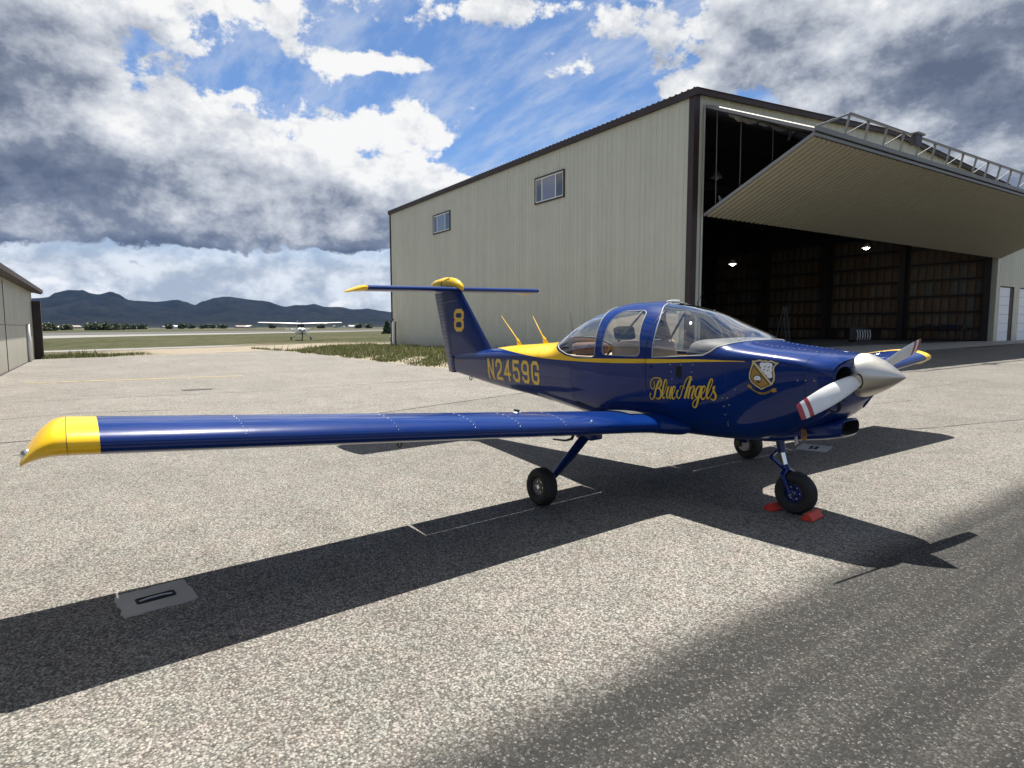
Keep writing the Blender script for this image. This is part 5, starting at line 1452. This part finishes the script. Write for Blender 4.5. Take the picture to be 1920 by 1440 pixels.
# ------------------------------------------------------------------ low hangar on the left
LC = Vector((*rp(-37.38, -6.52), 0)); LC.z = hgt(LC.x, LC.y)
lb = empty('low_hangar', LC, HAZ+R(90)); tag(lb, 'low taupe metal hangar at the left edge of the apron', 'hangar')
lb.scale = (1, 1, 1.06)
# local x = along es (towards the far corner is +x), local y = away from the apron (-ef)
def es_local(): pass
LW = 42.
b = MB(); b.box((-LW, .02, -.1), (0, 14., 3.42)); b.build('wall', WALLL, lb)
n = 14
for k in range(n):
    x0, x1 = -LW+k*3.0+.012, -LW+(k+1)*3.0-.012
    b = MB(); b.box((x0, -.035, .03), (x1, .015, 1.68)); b.build('door_panel', WALLL, lb, bevel=.006)
    b = MB(); b.box((x0, -.035, 1.70), (x1, .015, 3.40)); b.build('door_panel', WALLL, lb, bevel=.006)
for x in (-12.2, -24.2):
    b = MB(); b.box((x-.05, -.05, .0), (x+.05, -.037, 3.3)); b.build('door_post', BROWN, lb)
b = MB(); b.box((-.42, -.42, -.1), (-.02, -.04, 2.92)); b.build('end_post', BROWN, lb)
b = MB(); b.box((-LW, -.07, -.1), (-.45, -.036, .03)); b.build('base_rail', BROWN, lb)
rf = MB()
prof = []
for i in range(150):
    c = -LW-.2+i*.285; prof += [(c, 0), (c+.1, 0), (c+.125, .03), (c+.16, .03), (c+.185, 0)]
k = len(prof)
rf.add([(x, -.47, 3.48+h) for x, h in prof]+[(x, 7.2, 5.2+h) for x, h in prof], [(i, i+1, k+i+1, k+i) for i in range(k-1)]); rf.build('roof', mat('grey_brown_roof', (.20, .19, .185), .45, metal=.2, var=.08), lb)
b = MB(); b.box((-LW-.2, -.51, 3.36), (.75, -.45, 3.53)); b.build('eave_trim', BROWN, lb)
b = MB(); b.beam((.72, -.45, 3.40), (.72, 7.2, 5.12), .05, .2); b.build('rake_trim', BROWN, lb)
b = MB(); b.box((-LW, -.45, 3.38), (.7, .02, 3.40)); b.build('soffit', BROWN, lb)
b = MB(); b.add([(0, .02, 3.40), (0, 14, 3.40), (0, 7.2, 5.1)], [(0, 1, 2)]); b.build('gable', WALLL, lb)
b = MB(); b.tube([(-4.15, -.11, .02), (-4.15, -.11, 1.75)], .075, 10); b.build('downpipe', WHITE, lb, smooth=True)


# ------------------------------------------------------------------ parked high-wing aeroplane
def high_wing(loc, rz):
    o = empty('high_wing_aeroplane', loc, rz); tag(o, 'small white high-wing aeroplane parked nose-on at the grass edge', 'aeroplane')
    def sec(x, w, z0, z1, nn=.55, n=24): 
        zc, hz = (z0+z1)/2, (z1-z0)/2
        return [Vector((x, w*pw(math.cos(a), nn), zc+hz*pw(math.sin(a), nn))) for a in np.linspace(0, 2*math.pi, n+1)[:-1]]
    WP = mat('white_aircraft_paint', (.78, .78, .77), .3, coat=.6)
    b = MB(); b.loft([sec(1.35, .38, .95, 1.55), sec(1.25, .46, .88, 1.62), sec(.6, .54, .80, 1.68), sec(.2, .56, .78, 1.75), sec(-.5, .57, .78, 2.25), sec(-1.6, .54, .82, 2.25), sec(-2.6, .40, .95, 1.85), sec(-5.6, .10, 1.35, 1.62)], True, True); b.build('fuselage', WP, o, smooth=True, sharp=50)
    b = MB(); b.loft([sec(.22, .50, 1.66, 1.74), sec(-.46, .50, 1.74, 2.22)], True, True); b.build('windshield', PANE, o)
    b = MB(); b.loft([sec(1.37, .16, 1.28, 1.50, 1.), sec(1.36, .18, 1.26, 1.52, 1.)], True, True); b.build('air_inlet', DARKIN, o)
    for sg in (-1, 1):
        b = MB(); b.box((1.345, sg*.28-.11, 1.30), (1.362, sg*.28+.11, 1.45)); b.build('air_inlet', DARKIN, o)
        rings = []
        for y, c, th in ((.0, 1.62, .12), (2.5, 1.62, .12), (5.2, 1.15, .11), (5.5, 1.0, .05)):
            rings.append([Vector((.1-q*c-.1*(y > 3), sg*y, 2.26+.03*y+t*th*c)) for q, t in SYM])
        b = MB(); b.loft(rings, True, True); b.build('wing', WP, o, smooth=True, sharp=50)
        b = MB(); b.tube([(-.4, sg*.52, .95), (-.4, sg*2.5, 2.24)], .035, 8); b.build('wing_strut', WP, o)
        b = MB(); b.tube([(-.55, sg*.45, .85), (-.55, sg*1.25, .28)], .05, 8); b.build('gear_leg', WP, o)
        b = MB(); b.lathe([(.09, -.07), (.2, -.07), (.22, -.03), (.22, .03), (.2, .07), (.09, .07)], 20, Matrix.Translation((-.55, sg*1.30, .22)) @ Matrix.Rotation(R(90), 4, 'X')); b.build('wheel', RUBBER, o, smooth=True)
        b = MB(); b.loft([[Vector((-4.9-q*.95, sg*y, 1.5+t*.09)) for q, t in SYM] for y in (0., 1.7)], True, True); b.build('tailplane', WP, o, smooth=True)
        b = MB(); b.box((-1.5, sg*.555-.004, 1.72), (-.55, sg*.555+.004, 2.12)); b.build('side_window', PANE, o)
    b = MB(); b.loft([[Vector((le-q*c, t*.1, z)) for q, t in SYM] for z, le, c in ((1.55, -4.4, 1.4), (2.75, -5.3, .75))], True, True); b.build('fin', mat('dark_blue_trim', (.02, .025, .06), .4), o, smooth=True)
    b = MB(); b.lathe([(.09, -.06), (.17, -.06), (.19, 0), (.17, .06), (.09, .06)], 20, Matrix.Translation((.95, 0, .19)) @ Matrix.Rotation(R(90), 4, 'X')); b.build('wheel', RUBBER, o, smooth=True)
    b = MB(); b.tube([(.95, .06, .2), (.88, .03, .9)], .04, 8); b.build('nose_leg', STEEL, o)
    b = MB(); b.lathe([(.15, 0), (.13, .12), (.07, .22), (.0001, .27)], 20, Matrix.Translation((1.37, 0, 1.36)) @ Matrix.Rotation(R(90), 4, 'Y')); b.build('spinner', WP, o, smooth=True)
    b = MB(); b.beam((1.42, .04, .42), (1.42, -.04, 2.30), .13, .03); b.build('propeller', BLACK, o)
hx, hy = -84., 20.9
high_wing((hx, hy, hgt(hx, hy)), math.atan2(CAM.y-hy, CAM.x-hx)+R(5))


# ------------------------------------------------------------------ vegetation
def grass():
    r = random.Random(21); b = MB()
    areas = [((-46, 5.8), (-14, 15.2), 34000), ((-44, -6.3), (-38.6, -1.0), 5000)]
    for (x0, y0), (x1, y1), n in areas:
        for _ in range(n):
            x, y = r.uniform(x0, x1), r.uniform(y0, y1)
            if x > -38 and y < 6.1+.2*math.sin(x*1.7)+r.random()**3*.8: continue
            if x0 > -45 and (y-y0)/(y1-y0) > r.random()**.5*1.0 and y0 < 0: continue
            if x < -38 and y > 6 and (y-7)/8 < (-x-38)/8*r.uniform(.4, 1.1): continue
            z = hgt(x, y)-.03; a = r.uniform(0, 6.28); pat = math.sin(x*.9+1.3*math.sin(y*.8))*math.sin(y*1.1+.7*x); 
            if pat > .45 and r.random() < .75: continue
            h = r.uniform(.05, .15)*(2.2 if r.random() < .06 else 1)*(1.25-.5*pat); w = r.uniform(.012, .03)*1.4
            dx, dy = math.cos(a)*w, math.sin(a)*w; lx, ly = r.uniform(-.5, .5)*h, r.uniform(-.5, .5)*h
            b.add([(x-dx, y-dy, z), (x+dx, y+dy, z), (x+lx, y+ly, z+h)], [(0, 1, 2)], r.choice([0, 0, 0, 1, 1, 2]))
    me = bpy.data.meshes.new('grass'); me.from_pydata(b.v, [], b.f)
    for nm, c in (('green_grass', (.19, .215, .065)), ('dark_grass', (.12, .145, .045)), ('dry_grass', (.46, .40, .25))): me.materials.append(mat(nm, c, .8))
    me.polygons.foreach_set('material_index', b.mi)
    tag(obj('grass', me), 'tufted green and straw-coloured grass along the hangar side', kind='stuff')
grass()

LEAFM = [mat('leaf_green_%s' % k, c, .7) for k, c in (('mid', (.062, .085, .028)), ('dark', (.035, .050, .022)), ('light', (.095, .115, .040)))]
BARK = mat('bark', (.09, .07, .055), .9)
def tree(px, dist, h, w, label, group, seed, conifer=False):
    """px = column of the photograph the tree stands in, used as an azimuth"""
    r = random.Random(seed)
    a = _yaw-math.atan((px-960)/1166.4); x, y = CAM.x+dist*math.cos(a), CAM.y+dist*math.sin(a); z = hgt(x, y)-.03
    o = empty('tree', (x, y, z)); tag(o, label, 'tree', group)
    b = MB(); b.tube([(0, 0, -.2), (.05*h*.1, 0, h*.35), (0, .02*h, h*.7)], [h*.03, h*.022, h*.008], 6); b.build('trunk', BARK, o)
    b = MB(); blobs = [(r.uniform(-.5, .5)*w, r.uniform(-.5, .5)*w, h*r.uniform(.35, .85), w*r.uniform(.28, .45)) for _ in range(9)]
    if conifer: blobs = [(0, 0, h*(.12+.1*k), w*(.55-.055*k)) for k in range(9)]
    for bx, by, bz, br in blobs:
        for _ in range(90):
            v = Vector((r.gauss(0, 1), r.gauss(0, 1), r.gauss(0, .8))).normalized()*br*r.uniform(.55, 1.05)
            c = Vector((bx, by, bz))+v; s = w*r.uniform(.05, .10)
            n = Vector((r.gauss(0, 1), r.gauss(0, 1), r.gauss(0, 1))).normalized(); t1 = n.orthogonal().normalized()*s; t2 = n.cross(t1).normalized()*s*.8
            b.add([c-t1-t2, c+t1-t2, c+t1+t2, c-t1+t2], [(0, 1, 2, 3)], r.choice([0, 0, 1, 2]))
    b.build('crown', LEAFM, o)
TL = 'small green tree in the broken row beyond the runway'
for k, (px, d, h, w) in enumerate([(86, 420, 6.5, 8), (97, 430, 7, 8), (128, 520, 6, 8), (172, 470, 6, 10), (184, 480, 6.5, 10), (196, 480, 6, 11), (208, 500, 6, 10), (222, 520, 6, 10), (236, 620, 7, 11), (252, 640, 7, 9), (268, 700, 7, 10), (318, 760, 8, 10), (345, 820, 9, 11), (362, 800, 9, 9), (384, 840, 9, 10), (398, 900, 9, 11), (420, 900, 8, 12), (512, 940, 9, 12), (602, 900, 8, 12), (672, 840, 8, 12), (694, 860, 8, 12)]):
    tree(px, d*1.15, h*.62, w*.72, TL, 'trees beyond the runway', 40+k)
tree(727, 170, 3.4, 2.6, 'dark rounded evergreen just left of the large hangar corner', None, 90, True)

def house(px, dist, w, d_, h, rz, roofm, wallm, seed):
    a = _yaw-math.atan((px-960)/1166.4); x, y = CAM.x+dist*math.cos(a), CAM.y+dist*math.sin(a)
    o = empty('house', (x, y, hgt(x, y)-.03), rz); tag(o, 'low pale-roofed house far beyond the runway', 'house', 'far houses')
    b = MB(); b.box((-w/2, -d_/2, -.3), (w/2, d_/2, h)); b.add([(-w/2, -d_/2, h), (-w/2, d_/2, h), (-w/2, 0, h*1.5)], [(0, 1, 2)]); b.add([(w/2, -d_/2, h), (w/2, d_/2, h), (w/2, 0, h*1.5)], [(0, 1, 2)]); b.build('wall', wallm, o)
    b = MB(); e = .6
    b.add([(-w/2-e, -d_/2-e, h-.2), (w/2+e, -d_/2-e, h-.2), (w/2+e, 0, h*1.52), (-w/2-e, 0, h*1.52), (w/2+e, d_/2+e, h-.2), (-w/2-e, d_/2+e, h-.2)], [(0, 1, 2, 3), (3, 2, 4, 5)]); b.build('roof', roofm, o)
    for k in (-1, 1):
        for f_ in (-1, 1):
            b = MB(); b.box((k*w*.25-.8, f_*(d_/2+.02)-.03, 1.), (k*w*.25+.8, f_*(d_/2+.02)+.03, 2.3)); b.build('window', PANE, o)
rh = random.Random(33)
RM = [mat('pale_metal_roof', (.62, .62, .60), .5), mat('grey_shingle_roof', (.18, .17, .17), .8), mat('tan_roof', (.30, .24, .18), .8)]
WM = [mat('white_siding', (.66, .66, .64), .6), mat('cream_siding', (.45, .41, .34), .6), mat('grey_siding', (.30, .31, .32), .6)]
for k, px in enumerate((108, 120, 146, 166, 228, 248, 262, 308, 322, 336, 382, 405, 452, 470, 630, 645, 660, 676, 690)):
    house(px, rh.uniform(1150, 2100), rh.uniform(12, 20), rh.uniform(8, 12), rh.uniform(3, 4.4), rh.uniform(0, 3.1), RM[rh.choice([0, 0, 1, 2])], WM[rh.choice([0, 0, 1, 2])], k)


# ------------------------------------------------------------------ hills
def hills():
    m = bpy.data.materials.new('forested_slope'); m.use_nodes = True
    t = NT(m.node_tree); b_ = m.node_tree.nodes['Principled BSDF']
    P = t.n('ShaderNodeNewGeometry').outputs['Position']
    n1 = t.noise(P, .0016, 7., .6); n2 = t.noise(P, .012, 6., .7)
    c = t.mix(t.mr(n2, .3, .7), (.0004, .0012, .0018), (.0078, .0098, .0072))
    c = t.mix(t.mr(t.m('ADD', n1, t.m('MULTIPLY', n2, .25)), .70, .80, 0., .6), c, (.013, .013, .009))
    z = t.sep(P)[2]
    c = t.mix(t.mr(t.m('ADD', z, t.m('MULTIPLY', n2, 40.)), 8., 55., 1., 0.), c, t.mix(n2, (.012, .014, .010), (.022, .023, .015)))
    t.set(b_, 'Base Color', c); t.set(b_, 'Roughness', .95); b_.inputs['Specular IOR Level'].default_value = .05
    ridge = [(-420, 560), (-250, 552), (-120, 570), (-40, 563), (30, 560), (78, 555), (98, 553), (112, 545), (140, 540), (160, 540), (178, 545), (192, 548), (214, 544), (230, 549), (247, 560), (270, 562), (300, 563), (318, 562), (335, 559), (352, 563), (370, 569), (385, 563), (410, 556), (432, 553), (455, 556), (480, 560), (505, 563), (540, 572), (562, 570), (590, 568), (612, 573), (640, 574), (665, 579), (690, 577), (715, 581), (745, 585), (820, 588), (950, 580), (1100, 590), (1300, 585), (1600, 575), (1950, 580)]
    D = 7000.
    def rz(px): 
        for (a, ya), (b2, yb) in zip(ridge[:-1], ridge[1:]):
            if a <= px <= b2:
                u = (px-a)/(b2-a); u = u*u*(3-2*u) if abs(yb-ya) > 3 else u
                return (613-(ya+(yb-ya)*u))
        return 30.
    from mathutils import noise as MN
    cols, rows = 420, 34; vs = []; pxs = np.linspace(-420, 1950, cols)
    for px in pxs:
        a = _yaw-math.atan((px-960)/1166.4); cosf = math.cos(math.atan((px-960)/1166.4))
        for j in range(rows):
            v = j/(rows-1); r_ = 3600+(D-3600)*v*1.12 if v < .9 else D+(v-.9)*14000*.9
            x, y = CAM.x+r_*math.cos(a), CAM.y+r_*math.sin(a)
            H = rz(px)/1166.4*D*cosf+1.6
            s = min(1., v/.9); prof = s**1.55
            rg = 1-abs(MN.fractal(Vector((x*.0016, y*.0016, 0)), .8, 2.1, 6))*2.0
            k = math.sin(min(1, s)*math.pi)**.8
            z = H*prof*(1-.42*k*(1-rg)) if v < .9 else H*(1-(v-.9)*6)
            # never above the line of sight to the ridge
            if v < .9: z = min(z, H*(r_/D)*.985+0)
            vs.append((x, y, z-2-(10 if j == 0 else 0)))
    fs = [(i*rows+j, (i+1)*rows+j, (i+1)*rows+j+1, i*rows+j+1) for i in range(cols-1) for j in range(rows-1)]
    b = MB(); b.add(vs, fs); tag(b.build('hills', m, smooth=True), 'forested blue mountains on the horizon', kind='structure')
hills()

# the air between
hm = bpy.data.materials.new('haze'); hm.use_nodes = True; hm.node_tree.nodes.clear()
t = NT(hm.node_tree); pv = t.n('ShaderNodeVolumePrincipled'); t.set(pv, 'Color', (.10, .36, 1., 1)); t.set(pv, 'Density', 1.1e-5); t.set(pv, 'Anisotropy', .0)
om = t.n('ShaderNodeOutputMaterial'); hm.node_tree.links.new(pv.outputs[0], om.inputs['Volume'])
b = MB(); b.box((-10500, -8200, -40), (1000, 8200, 640)); hz = b.build('haze', hm); tag(hz, 'thin bluish air over the whole plain', kind='stuff')
